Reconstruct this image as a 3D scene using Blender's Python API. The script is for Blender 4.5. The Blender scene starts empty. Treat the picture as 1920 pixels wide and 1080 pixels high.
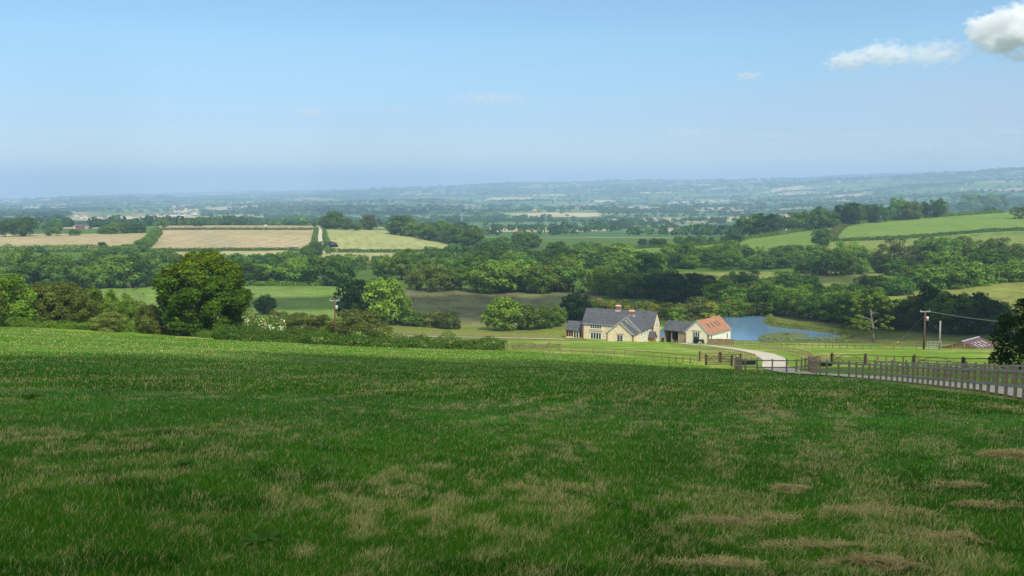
import bpy, math
import numpy as np
from math import radians, sin, cos, tan, pi, sqrt, atan2

# ------------------------------------------------------------------ camera
FPX = 1867.0; LEVEL = 350.0
PITCH = math.atan((540 - LEVEL) / FPX)
scene = bpy.context.scene
cam_d = bpy.data.cameras.new('camera'); cam = bpy.data.objects.new('camera', cam_d)
scene.collection.objects.link(cam); scene.camera = cam
cam_d.sensor_width = 36; cam_d.lens = 36 * FPX / 1920
cam_d.clip_start = 0.1; cam_d.clip_end = 90000
cam.location = (0, 0, 0); cam.rotation_euler = (pi / 2 - PITCH, 0, 0)
# ------------------------------------------------------------------ light
SUN_EL = radians(50); SUN_AZ = radians(155)      # azimuth clockwise from +Y (view direction)
SD = np.array([sin(SUN_AZ) * cos(SUN_EL), cos(SUN_AZ) * cos(SUN_EL), sin(SUN_EL)])
world = bpy.data.worlds.new('World'); scene.world = world; world.use_nodes = True
wn = world.node_tree.nodes; wl = world.node_tree.links; wn.clear()
sky = wn.new('ShaderNodeTexSky'); sky.sky_type = 'NISHITA'; sky.sun_disc = False
sky.sun_elevation = SUN_EL; sky.sun_rotation = SUN_AZ
sky.air_density = 1.0; sky.dust_density = 0.0; sky.ozone_density = 2.5; sky.altitude = 100
bg = wn.new('ShaderNodeBackground'); bg.inputs['Strength'].default_value = 0.092
wo = wn.new('ShaderNodeOutputWorld')
# clear sky deepened a little towards the horizon, with a thin veil of high cirrus low on the right
tcw = wn.new('ShaderNodeTexCoord'); sep = wn.new('ShaderNodeSeparateXYZ'); wl.new(tcw.outputs['Generated'], sep.inputs[0])
rmp = wn.new('ShaderNodeValToRGB'); wl.new(sep.outputs[2], rmp.inputs[0])
for e_, (p_, c_) in zip([rmp.color_ramp.elements[0], rmp.color_ramp.elements[1], rmp.color_ramp.elements.new(.06), rmp.color_ramp.elements.new(.12)], [(0, (.74, .76, .88, 1)), (.30, (.95, 1, 1, 1)), (.06, (.68, .76, .94, 1)), (.14, (.84, 1.0, 1.06, 1))]): e_.position = p_; e_.color = c_
tint = wn.new('ShaderNodeMix'); tint.data_type = 'RGBA'; tint.blend_type = 'MULTIPLY'; tint.inputs['Factor'].default_value = 1; wl.new(sky.outputs[0], tint.inputs['A']); wl.new(rmp.outputs[0], tint.inputs['B'])
# bright broken cloud added to the unseen upper sky to lift the shaded pasture
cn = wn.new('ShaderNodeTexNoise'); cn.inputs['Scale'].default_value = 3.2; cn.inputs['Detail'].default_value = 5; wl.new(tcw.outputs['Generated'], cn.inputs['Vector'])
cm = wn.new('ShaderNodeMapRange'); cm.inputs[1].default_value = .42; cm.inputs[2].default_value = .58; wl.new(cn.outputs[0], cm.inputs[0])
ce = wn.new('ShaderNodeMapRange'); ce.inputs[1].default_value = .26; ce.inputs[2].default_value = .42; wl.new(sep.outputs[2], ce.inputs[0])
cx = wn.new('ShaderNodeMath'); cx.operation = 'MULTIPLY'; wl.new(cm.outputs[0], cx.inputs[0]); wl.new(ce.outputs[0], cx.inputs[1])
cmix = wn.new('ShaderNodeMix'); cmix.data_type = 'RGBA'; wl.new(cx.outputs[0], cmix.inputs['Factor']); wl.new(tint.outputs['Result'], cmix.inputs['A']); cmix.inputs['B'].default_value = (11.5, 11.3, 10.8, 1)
# faint cirrus veil low on the right
vmap = wn.new('ShaderNodeMapping'); vmap.inputs['Scale'].default_value = (2.2, 2.2, 14); wl.new(tcw.outputs['Generated'], vmap.inputs[0])
vn = wn.new('ShaderNodeTexNoise'); vn.inputs['Scale'].default_value = 1.6; vn.inputs['Detail'].default_value = 6; wl.new(vmap.outputs[0], vn.inputs['Vector'])
v1 = wn.new('ShaderNodeMapRange'); v1.interpolation_type = 'SMOOTHSTEP'; v1.inputs[1].default_value = .30; v1.inputs[2].default_value = .72; wl.new(vn.outputs[0], v1.inputs[0])
v2 = wn.new('ShaderNodeMapRange'); v2.interpolation_type = 'SMOOTHSTEP'; v2.inputs[1].default_value = -.05; v2.inputs[2].default_value = .42; wl.new(sep.outputs[0], v2.inputs[0])
v3 = wn.new('ShaderNodeMapRange'); v3.inputs[1].default_value = .125; v3.inputs[2].default_value = .075; wl.new(sep.outputs[2], v3.inputs[0])
v4 = wn.new('ShaderNodeMath'); v4.operation = 'MULTIPLY'; wl.new(v1.outputs[0], v4.inputs[0]); wl.new(v2.outputs[0], v4.inputs[1])
v5 = wn.new('ShaderNodeMath'); v5.operation = 'MULTIPLY'; wl.new(v4.outputs[0], v5.inputs[0]); wl.new(v3.outputs[0], v5.inputs[1])
v6 = wn.new('ShaderNodeMath'); v6.operation = 'MULTIPLY'; v6.inputs[1].default_value = .45; wl.new(v5.outputs[0], v6.inputs[0])
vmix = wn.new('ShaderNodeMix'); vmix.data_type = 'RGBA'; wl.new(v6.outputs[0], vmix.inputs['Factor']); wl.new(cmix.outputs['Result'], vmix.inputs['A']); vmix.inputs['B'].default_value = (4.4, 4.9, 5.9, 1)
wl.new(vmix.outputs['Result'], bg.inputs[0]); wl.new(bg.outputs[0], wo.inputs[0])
sun_d = bpy.data.lights.new('sun', 'SUN'); sun_d.energy = 3.7; sun_d.angle = radians(0.53); sun_d.color = (1.0, 0.93, 0.80)
sun = bpy.data.objects.new('sun', sun_d); scene.collection.objects.link(sun)
import mathutils
sun.rotation_euler = mathutils.Vector(SD).to_track_quat('Z', 'Y').to_euler()
scene.view_settings.view_transform = 'Standard'; scene.view_settings.look = 'None'
scene.view_settings.exposure = 0.45; scene.view_settings.gamma = 1.0
scene.cycles.use_denoising = True
scene.cycles.max_bounces = 8; scene.cycles.diffuse_bounces = 2; scene.cycles.glossy_bounces = 2
scene.cycles.transmission_bounces = 2; scene.cycles.volume_bounces = 6; scene.cycles.volume_max_steps = 256; scene.cycles.transparent_max_bounces = 8
scene.cycles.sample_clamp_indirect = 4

# ------------------------------------------------------------------ helpers
rng = np.random.default_rng(7)
col0 = scene.collection

def _hash(ix, iy, s):
    h = (ix.astype(np.int64) * 374761393 + iy.astype(np.int64) * 668265263 + s * 982451653) & 0x7fffffff
    h = ((h ^ (h >> 13)) * 1274126177) & 0x7fffffff
    return ((h ^ (h >> 16)) & 0xffffff) / float(0xffffff)
def noise(x, y, s=0):
    x = np.asarray(x, float); y = np.asarray(y, float)
    ix = np.floor(x); iy = np.floor(y); fx = x - ix; fy = y - iy
    fx = fx * fx * (3 - 2 * fx); fy = fy * fy * (3 - 2 * fy)
    ix = ix.astype(np.int64); iy = iy.astype(np.int64)
    a = _hash(ix, iy, s); b = _hash(ix + 1, iy, s); c = _hash(ix, iy + 1, s); d = _hash(ix + 1, iy + 1, s)
    return (a * (1 - fx) + b * fx) * (1 - fy) + (c * (1 - fx) + d * fx) * fy
def fbm(x, y, s=0, o=4):
    t = 0; a = .5; n = 0
    for k in range(o):
        t = t + a * noise(x, y, s + k * 17); n += a; a *= .5; x = np.asarray(x) * 2.03 + 5.1; y = np.asarray(y) * 2.03 + 9.7
    return t / n
def sstep(a, b, x):
    t = np.clip((x - a) / (b - a), 0, 1); return t * t * (3 - 2 * t)

def newmesh(name, V, F=None, tris=None, quads=None, col=None, smooth=False, mat=None, vnorm=None):
    me = bpy.data.meshes.new(name)
    if F is not None:
        me.from_pydata([tuple(v) for v in V], [], F)
    else:
        V = np.asarray(V, np.float32); loops = []; starts = []; tot = []; n = 0
        if quads is not None and len(quads):
            loops.append(np.asarray(quads, np.int32).ravel()); m = len(quads); starts.append(np.arange(m) * 4 + n); tot.append(np.full(m, 4)); n += 4 * m
        if tris is not None and len(tris):
            loops.append(np.asarray(tris, np.int32).ravel()); m = len(tris); starts.append(np.arange(m) * 3 + n); tot.append(np.full(m, 3)); n += 3 * m
        loops = np.concatenate(loops); starts = np.concatenate(starts).astype(np.int32); tot = np.concatenate(tot).astype(np.int32)
        me.vertices.add(len(V)); me.vertices.foreach_set('co', V.ravel())
        me.loops.add(len(loops)); me.loops.foreach_set('vertex_index', loops)
        me.polygons.add(len(starts)); me.polygons.foreach_set('loop_start', starts); me.polygons.foreach_set('loop_total', tot)
        me.update(calc_edges=True)
    if col is not None:
        c = np.ones((len(V), 4), np.float32); col = np.asarray(col, np.float32)
        c[:, :3] = col if col.ndim == 2 else col[:, None]
        at = me.color_attributes.new('col', 'FLOAT_COLOR', 'POINT'); at.data.foreach_set('color', c.ravel())
    if smooth:
        me.polygons.foreach_set('use_smooth', np.ones(len(me.polygons), bool))
    if mat is not None: me.materials.append(mat)
    return me

def mkobj(name, me, parent=None, loc=None):
    o = bpy.data.objects.new(name, me); col0.objects.link(o)
    if parent is not None: o.parent = parent
    if loc is not None: o.location = loc
    return o
def tag(o, label, cat, group=None, kind=None):
    if label: o['label'] = label
    if cat: o['category'] = cat
    if group: o['group'] = group
    if kind: o['kind'] = kind
    return o
def thing(name, label, cat, loc=(0, 0, 0), rz=0, group=None):
    o = bpy.data.objects.new(name, None); col0.objects.link(o); o.empty_display_size = .5
    o.location = loc; o.rotation_euler = (0, 0, rz)
    return tag(o, label, cat, group)

class MB:
    def __init__(s): s.v = []; s.f = []
    def add(s, vs, fs):
        n = len(s.v); s.v += [tuple(v) for v in vs]; s.f += [tuple(i + n for i in f) for f in fs]; return s
    def box(s, x0, x1, y0, y1, z0, z1):
        return s.add([(x0,y0,z0),(x1,y0,z0),(x1,y1,z0),(x0,y1,z0),(x0,y0,z1),(x1,y0,z1),(x1,y1,z1),(x0,y1,z1)],
                     [(3,2,1,0),(4,5,6,7),(0,1,5,4),(1,2,6,5),(2,3,7,6),(3,0,4,7)])
    def bar(s, a, b, w, h=None):
        h = h or w
        a = mathutils.Vector(a); b = mathutils.Vector(b); d = (b - a).normalized()
        up = mathutils.Vector((0, 0, 1)) if abs(d.z) < .95 else mathutils.Vector((0, 1, 0))
        r = d.cross(up).normalized() * (w / 2); u = r.cross(d).normalized() * (h / 2)
        vs = [a - r - u, a + r - u, a + r + u, a - r + u, b - r - u, b + r - u, b + r + u, b - r + u]
        return s.add(vs, [(0,1,2,3),(7,6,5,4),(0,4,5,1),(1,5,6,2),(2,6,7,3),(3,7,4,0)])
    def tube(s, pts, rad, n=8):
        rings = []
        P = [mathutils.Vector(p) for p in pts]
        if not isinstance(rad, (list, tuple)): rad = [rad] * len(P)
        vs = []
        for i, p in enumerate(P):
            d = (P[min(i + 1, len(P) - 1)] - P[max(i - 1, 0)]).normalized()
            up = mathutils.Vector((0, 0, 1)) if abs(d.z) < .9 else mathutils.Vector((0, 1, 0))
            r = d.cross(up).normalized(); u = r.cross(d).normalized()
            for k in range(n):
                a = 2 * pi * k / n; vs.append(p + (r * cos(a) + u * sin(a)) * rad[i])
        fs = []
        for i in range(len(P) - 1):
            for k in range(n):
                fs.append((i * n + k, i * n + (k + 1) % n, (i + 1) * n + (k + 1) % n, (i + 1) * n + k))
        fs.append(tuple(range(n))[::-1]); fs.append(tuple((len(P) - 1) * n + k for k in range(n)))
        return s.add(vs, fs)
    def prism(s, prof, y0, y1):   # profile in XZ extruded along Y
        n = len(prof); vs = [(x, y0, z) for x, z in prof] + [(x, y1, z) for x, z in prof]
        fs = [tuple(range(n)), tuple(range(2 * n - 1, n - 1, -1))] + [(i, i + n, (i + 1) % n + n, (i + 1) % n) for i in range(n)]
        return s.add(vs, fs)
    def build(s, name, mat, parent=None, smooth=False, loc=None):
        me = bpy.data.meshes.new(name); me.from_pydata(s.v, [], s.f); me.update()
        import bmesh
        bm = bmesh.new(); bm.from_mesh(me); bmesh.ops.recalc_face_normals(bm, faces=bm.faces); bm.to_mesh(me); bm.free()
        if mat: me.materials.append(mat)
        if smooth: me.polygons.foreach_set('use_smooth', np.ones(len(me.polygons), bool))
        return mkobj(name, me, parent, loc)

# ------------------------------------------------------------------ materials
def nt(name):
    m = bpy.data.materials.new(name); m.use_nodes = True; m.node_tree.nodes.clear()
    return m, m.node_tree.nodes, m.node_tree.links
def surf(name, color, rough=.8, var=.15, scale=2.0, color2=None, bump=0.0, brick=None, metallic=0.0, spec=.3, detail=4):
    m, N, L = nt(name)
    out = N.new('ShaderNodeOutputMaterial'); b = N.new('ShaderNodeBsdfPrincipled'); L.new(b.outputs[0], out.inputs[0])
    b.inputs['Roughness'].default_value = rough; b.inputs['Metallic'].default_value = metallic
    b.inputs['Specular IOR Level'].default_value = spec
    tc = N.new('ShaderNodeTexCoord'); no = N.new('ShaderNodeTexNoise'); no.inputs['Scale'].default_value = scale; no.inputs['Detail'].default_value = detail
    L.new(tc.outputs['Object'], no.inputs['Vector'])
    mx = N.new('ShaderNodeMix'); mx.data_type = 'RGBA'
    c2 = color2 or tuple(c * (1 - 2 * var) for c in color)
    ra = N.new('ShaderNodeMapRange'); ra.inputs[1].default_value = .3; ra.inputs[2].default_value = .7
    L.new(no.outputs[0], ra.inputs[0]); L.new(ra.outputs[0], mx.inputs['Factor'])
    mx.inputs['A'].default_value = (*color, 1); mx.inputs['B'].default_value = (*c2, 1)
    last = mx.outputs['Result']
    if brick:
        bw, bh, mort, mc, axis = brick
        sep = N.new('ShaderNodeSeparateXYZ'); cmb = N.new('ShaderNodeCombineXYZ'); L.new(tc.outputs['Object'], sep.inputs[0])
        ad = N.new('ShaderNodeMath'); ad.operation = 'ADD'; L.new(sep.outputs[0], ad.inputs[0]); L.new(sep.outputs[1], ad.inputs[1])
        L.new(ad.outputs[0], cmb.inputs[0]); L.new(sep.outputs[2], cmb.inputs[1])
        br = N.new('ShaderNodeTexBrick'); br.inputs['Scale'].default_value = 1; br.inputs['Brick Width'].default_value = bw; br.inputs['Row Height'].default_value = bh
        br.inputs['Mortar Size'].default_value = mort; br.inputs['Color1'].default_value = (1, 1, 1, 1); br.inputs['Color2'].default_value = (.72, .72, .72, 1); br.inputs['Mortar'].default_value = (*mc, 1)
        L.new(cmb.outputs[0], br.inputs['Vector'])
        mu = N.new('ShaderNodeMix'); mu.data_type = 'RGBA'; mu.blend_type = 'MULTIPLY'; mu.inputs['Factor'].default_value = 1
        L.new(last, mu.inputs['A']); L.new(br.outputs[0], mu.inputs['B']); last = mu.outputs['Result']
    L.new(last, b.inputs['Base Color'])
    if bump:
        bp = N.new('ShaderNodeBump'); bp.inputs['Strength'].default_value = bump; L.new(no.outputs[0], bp.inputs['Height']); L.new(bp.outputs[0], b.inputs['Normal'])
    return m

def leafmat(name, transl=.3, gloss=.04):
    m, N, L = nt(name)
    out = N.new('ShaderNodeOutputMaterial'); at = N.new('ShaderNodeAttribute'); at.attribute_name = 'col'
    oi = N.new('ShaderNodeObjectInfo'); mu = N.new('ShaderNodeMix'); mu.data_type = 'RGBA'; mu.blend_type = 'MULTIPLY'; mu.inputs['Factor'].default_value = 1
    L.new(at.outputs['Color'], mu.inputs['A']); L.new(oi.outputs['Color'], mu.inputs['B'])
    d = N.new('ShaderNodeBsdfDiffuse'); t = N.new('ShaderNodeBsdfTranslucent'); ms = N.new('ShaderNodeMixShader'); ms.inputs[0].default_value = transl
    hs = N.new('ShaderNodeMix'); hs.data_type = 'RGBA'; hs.blend_type = 'MULTIPLY'; hs.inputs['Factor'].default_value = 1; hs.inputs['B'].default_value = (1.25, 1.15, .5, 1)
    L.new(mu.outputs['Result'], d.inputs[0]); L.new(mu.outputs['Result'], hs.inputs['A']); L.new(hs.outputs['Result'], t.inputs[0])
    L.new(d.outputs[0], ms.inputs[1]); L.new(t.outputs[0], ms.inputs[2])
    g = N.new('ShaderNodeBsdfGlossy'); g.inputs['Roughness'].default_value = .45; m2 = N.new('ShaderNodeMixShader'); m2.inputs[0].default_value = gloss
    L.new(ms.outputs[0], m2.inputs[1]); L.new(g.outputs[0], m2.inputs[2]); L.new(m2.outputs[0], out.inputs[0])
    return m

LEAF = leafmat('leaf', .3, 0.0); GRASSM = leafmat('grass_blade', .25, .0)
BARK = surf('bark', (.13, .10, .07), .9, .2, 6, bump=.3)
BARKPALE = surf('bark_pale', (.30, .27, .20), .9, .2, 5, bump=.3)
WOOD = surf('fence_wood', (.36, .27, .14), .85, .2, 5)
WOODG = surf('fence_wood_grey', (.34, .32, .28), .85, .2, 5)
WOODD = surf('fence_wood_dark', (.10, .075, .05), .85, .2, 5)

# ------------------------------------------------------------------ terrain
COLX = np.array([-500, 0, 300, 600, 960, 1300, 1600, 1920, 2400], float)
ROWS = [
 (40,    [684, 690, 700, 712, 727, 737, 744, 752, 758]),
 (80,    [645, 651, 662, 675, 690, 702, 707, 707, 707]),
 (120,   [622, 627, 640, 654, 669, 683, 682, 684, 684]),
 (160,   [606, 612, 629, 641, 655, 666, 666, 667, 666]),
 (224,   [601, 606, 613, 627, 644, 653, 652, 655, 655]),
 (262,   [600, 604, 609, 622, 638.5, 643, 649, 664, 664]),
 (284,   [599, 603, 607, 618, 634, 640.5, 644, 662, 662]),
 (320,   [595, 598, 600, 608, 619, 614, 618, 628, 630]),
 (365,   [582, 584, 585, 590, 596, 590, 591, 598, 600]),
 (460,   [544, 545, 546, 547, 548, 553, 556, 550, 550]),
 (620,   [497, 500, 505, 505, 505, 505, 503, 500, 500]),
 (800,   [462, 463, 465, 466, 474, 468, 459, 456, 452]),
 (1000,  [440, 440, 432, 431, 452, 448, 423, 420, 415]),
 (1150,  [441, 442, 424, 424, 447, 447, 415, 397, 390]),
 (1400,  [434, 434, 428, 428, 440, 442, 428, 412, 408]),
 (2000,  [424, 424, 424, 424, 426, 426, 422, 410, 405]),
 (3000,  [410, 410, 411, 410, 408, 408, 402, 392, 388]),
 (4500,  [398, 398, 397, 396, 392, 390, 384, 371, 368]),
 (7000,  [388, 388, 385, 381, 376, 370, 360, 344, 340]),
 (9500,  [383, 382, 378, 372, 363, 352, 340, 320, 316]),
 (13000, [379, 378, 371, 362, 346, 342, 333, 324, 322]),
 (18000, [377, 376, 366, 359, 351, 344, 334, 324, 322]),
 (26000, [378, 377, 368, 362, 354, 348, 340, 332, 330]),
]
def az_of(px): return np.arctan((np.asarray(px, float) - 960) / FPX / cos(PITCH))
def z_of(row, D, az):
    v = 540 - np.asarray(row, float); dy = FPX * cos(PITCH) + v * sin(PITCH); dz = -FPX * sin(PITCH) + v * cos(PITCH)
    return D * dz * np.cos(az) / dy
def pchip(x, y, xi):
    h = np.diff(x); d = np.diff(y, axis=0) / h[:, None]; m = np.zeros_like(y)
    w1 = 2 * h[1:] + h[:-1]; w2 = h[1:] + 2 * h[:-1]
    with np.errstate(divide='ignore', invalid='ignore'):
        mm = (w1 + w2)[:, None] / (w1[:, None] / d[:-1] + w2[:, None] / d[1:])
    m[1:-1] = np.where(d[:-1] * d[1:] > 0, mm, 0); m[0] = d[0]; m[-1] = d[-1]
    i = np.clip(np.searchsorted(x, xi) - 1, 0, len(x) - 2); t = ((xi - x[i]) / h[i])[:, None]; hh = h[i][:, None]
    return (2*t**3-3*t**2+1)*y[i] + (t**3-2*t**2+t)*hh*m[i] + (-2*t**3+3*t**2)*y[i+1] + (t**3-t**2)*hh*m[i+1]
_azk = az_of(COLX); _Dk = np.array([0.] + [r[0] for r in ROWS])
_Zk = np.vstack([np.full(len(COLX), -1.6)] + [z_of(np.array(r[1]), r[0], _azk) for r in ROWS])
TL = np.linspace(0, math.log(27001), 1500); TD = np.exp(TL) - 1
_A = pchip(_Dk, _Zk, TD)                      # D x cols
TA = np.linspace(_azk[0], _azk[-1], 240)
TZ = pchip(_azk, _A.T.copy(), TA)             # az x D
def H0(x, y):
    x = np.asarray(x, float); y = np.asarray(y, float)
    D = np.hypot(x, y); az = np.arctan2(x, y)
    a = np.clip((az - TA[0]) / (TA[1] - TA[0]), 0, len(TA) - 1.001); l = np.clip(np.log1p(D) / (TL[1] - TL[0]), 0, len(TL) - 1.001)
    i = a.astype(int); j = l.astype(int); fa = a - i; fl = l - j
    z = (TZ[i, j] * (1 - fa) + TZ[i + 1, j] * fa) * (1 - fl) + (TZ[i, j + 1] * (1 - fa) + TZ[i + 1, j + 1] * fa) * fl
    mid = TZ[120, j]
    back = sstep(radians(55), radians(150), np.abs(az)) if np.ndim(az) else float(sstep(radians(55), radians(150), np.array(abs(az))))
    zb = -1.6 + 0.05 * np.minimum(D, 150) - np.minimum(D, 900) * 0.03 * (D > 150)
    return z * (1 - back) + zb * back

def inpoly(x, y, P):
    x = np.asarray(x, float); y = np.asarray(y, float); P = np.asarray(P, float)
    c = np.zeros(x.shape, bool); n = len(P); j = n - 1
    for i in range(n):
        xi, yi = P[i]; xj, yj = P[j]
        with np.errstate(divide='ignore', invalid='ignore'):
            t = ((yi > y) != (yj > y)) & (x < (xj - xi) * (y - yi) / (yj - yi + 1e-12) + xi)
        c ^= t; j = i
    return c
def polydist(x, y, P):
    P = np.asarray(P, float); d = np.full(np.shape(x), 1e9)
    for i in range(len(P)):
        a = P[i]; b = P[(i + 1) % len(P)]; e = b - a; L2 = (e ** 2).sum() + 1e-9
        t = np.clip(((x - a[0]) * e[0] + (y - a[1]) * e[1]) / L2, 0, 1)
        d = np.minimum(d, np.hypot(x - a[0] - t * e[0], y - a[1] - t * e[1]))
    return d
def ray(px, row):
    v = 540 - row; d = np.array([px - 960, FPX * cos(PITCH) + v * sin(PITCH), -FPX * sin(PITCH) + v * cos(PITCH)]); return d
def onz(px, row, z):
    d = ray(px, row); return d[:2] * (z / d[2])
WZ = -46.0
POND = np.array([onz(a, b, WZ) for a, b in [(1238,630),(1236,620),(1255,611),(1300,604),(1340,595),(1380,591.5),(1425,592),(1442,596),(1441,604),(1449,611),(1500,617.5),(1550,623),(1582,628.5),(1592,634),(1575,638.5),(1520,640),(1440,639.5),(1372,639),(1300,640),(1250,638)]])
def catmull(P, n=8, closed=True):
    P = np.asarray(P, float); out = []; m = len(P)
    for i in range(m if closed else m - 1):
        g = (lambda k: P[k % m]) if closed else (lambda k: P[min(max(k, 0), m - 1)])
        p0, p1, p2, p3 = g(i - 1), g(i), g(i + 1), g(i + 2)
        for k in range(n):
            t = k / n; out.append(.5 * (2 * p1 + (p2 - p0) * t + (2 * p0 - 5 * p1 + 4 * p2 - p3) * t * t + (3 * p1 - p0 - 3 * p2 + p3) * t ** 3))
    if not closed: out.append(P[-1])
    return np.array(out)
POND = catmull(POND, 4)
def H(x, y):
    x = np.asarray(x, float); y = np.asarray(y, float); D = np.hypot(x, y)
    z = H0(x, y)
    amp = sstep(0, 60, D) * .25 + sstep(300, 900, D) * 1.0
    z = z + (fbm(x / 22, y / 22, 3, 3) - .5) * .45 * sstep(3, 40, D) * (1 - sstep(100, 150, D)) + (fbm(x / 2.2, y / 2.2, 8, 2) - .5) * .09 * (1 - sstep(20, 80, D))
    f = sstep(1300, 3500, D)
    z = z + f * ((fbm(x / 900, y / 900, 21, 3) - .5) * (18 + 75 * sstep(2500, 9000, D)) + (fbm(x / 260, y / 260, 33, 2) - .5) * 14)
    near = (D > 240) & (D < 460) & (x > 30)
    if np.any(near):
        xs = x[near] if x.ndim else x; ys = y[near] if y.ndim else y
        d = polydist(xs, ys, POND); ins = inpoly(xs, ys, POND)
        zn = z[near] if z.ndim else z
        w = 1 - sstep(0, 26, d); lev = WZ + .35 + .02 * d
        front = np.hypot(xs, ys) < 300
        zz = np.where(ins, WZ - np.minimum(.3 + d * .2, 2), np.where(zn > lev, zn * (1 - w) + lev * w, zn * (1 - w) + lev * w))
        if z.ndim: z = z.copy(); z[near] = zz
        else: z = zz
    return z
def h1(x, y): return float(H(np.array([x]), np.array([y]))[0])
_gD = np.concatenate([np.linspace(3, 400, 2400), np.exp(np.linspace(math.log(400), math.log(25000), 2600))])
def gp(px, row, dmin=0):
    d = ray(px, row); u = d[:2] / np.hypot(*d[:2]); s = d[2] / np.hypot(*d[:2])
    z = H(u[0] * _gD, u[1] * _gD); k = np.where((z >= s * _gD) & (_gD > dmin))[0]
    if not len(k): k = [len(_gD) - 1]
    D = _gD[k[0]]
    if k[0] > 0:
        a = z[k[0]-1] - s * _gD[k[0]-1]; b = z[k[0]] - s * D
        if b != a and a < 0: D = _gD[k[0]-1] + (D - _gD[k[0]-1]) * (-a) / (b - a)
    return np.array([u[0] * D, u[1] * D, h1(u[0] * D, u[1] * D)])
def gd(px, D):
    a = float(az_of(px)); x = D * sin(a); y = D * cos(a); return np.array([x, y, h1(x, y)])
def proj(x, y, z):
    cy = y * cos(PITCH) - z * sin(PITCH); cu = y * sin(PITCH) + z * cos(PITCH)
    return 960 + FPX * x / cy, 540 - FPX * cu / cy

# ------------------------------------------------------------------ field colours
G_PAST = np.array((.055, .162, .011)); G_TAN = np.array((.40, .33, .14)); G_DARK = np.array((.020, .060, .014))
EDGE = [(-900,590),(0,612),(270,629),(400,635),(640,646),(950,658),(1130,668),(1320,686),(1385,698),(1515,701),(1600,710),(1920,753),(2900,880)]
def near_tan(x, y):
    """how dry the sward is, 0..1"""
    D = np.hypot(x, y)
    a = radians(17); u = (x * cos(a) - y * sin(a)); v = (x * sin(a) + y * cos(a))
    st = fbm(u / .7 + 3, v / 5.0, 41, 4); big = fbm(x / 5 + 40, y / 8, 57, 3); fine = fbm(x / .22, y / .45, 77, 3)
    t = sstep(.475, .62, st * .46 + big * .15 + fine * .39)
    band = np.sin(v * .0 + (x * .9 - y * .45) * .9) * .5 + .5
    t = t * (.55 + .45 * band)
    green = sstep(.5, .75, fbm(x / 16 + 7, y / 10, 91, 2))
    t = t * (1 - .6 * green)
    return np.clip(t * (1 - .55 * sstep(28, 70, D)), 0, 1)

FIELDS = [  # polygon in photo points, Dmin, Dmax, colour, style
 ([(690,600),(1100,598),(1100,640),(690,640)], 200, 420, (.130,.165,.025), 'rough'),
 ([(190,532),(655,532),(655,612),(190,612)], 205, 500, (.110,.190,.026), 'mown'),
 ([(745,540),(1130,545),(1120,612),(745,610)], 255, 520, (.120,.135,.050), 'heath'),
 ([(1425,560),(1960,560),(1960,650),(1425,650)], 285, 420, (.090,.115,.024), 'rough'),
 ([(1200,500),(1260,510),(1700,508),(1600,530),(1480,545),(1200,540)], 470, 700, (.175,.200,.045), 'plain'),
 ([(1600,560),(1640,535),(1760,524),(1990,518),(1990,600),(1620,590)], 330, 560, (.175,.200,.042), 'heath2'),
 ([(-200,440),(276,438),(262,456),(180,467),(-200,470)], 700, 1150, (.315,.270,.145), 'rows'),
 ([(296,430),(593,431),(591,449),(560,467),(281,467)], 760, 1100, (.335,.275,.160), 'rows'),
 ([(611,430),(700,431),(780,436),(893,462),(800,469),(627,470)], 740, 1100, (.265,.285,.105), 'tram'),
 ([(200,494),(300,474),(540,469),(560,476),(400,482),(300,488)], 620, 850, (.310,.300,.130), 'plain'),
 ([(540,492),(600,472),(640,470),(800,472),(760,492)], 620, 850, (.270,.270,.110), 'plain'),
 ([(860,488),(900,478),(960,470),(990,476),(930,490)], 620, 900, (.250,.250,.110), 'plain'),
 ([(296,418),(600,418),(600,430),(296,430)], 1000, 1300, (.300,.250,.120), 'plain'),
 ([(1180,468),(1300,458),(1400,446),(1580,418),(1560,448),(1525,480),(1180,490)], 700, 1200, (.115,.195,.028), 'plain'),
 ([(1560,450),(1585,420),(1700,404),(1970,385),(1970,433),(1700,448)], 850, 1250, (.125,.200,.032), 'plain'),
 ([(1565,452),(1700,449),(1970,434),(1970,475),(1500,480)], 640, 1050, (.150,.190,.040), 'plain'),
]
def edge_row(px): 
    e = np.array(EDGE, float); return np.interp(px, e[:, 0], e[:, 1])
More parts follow.
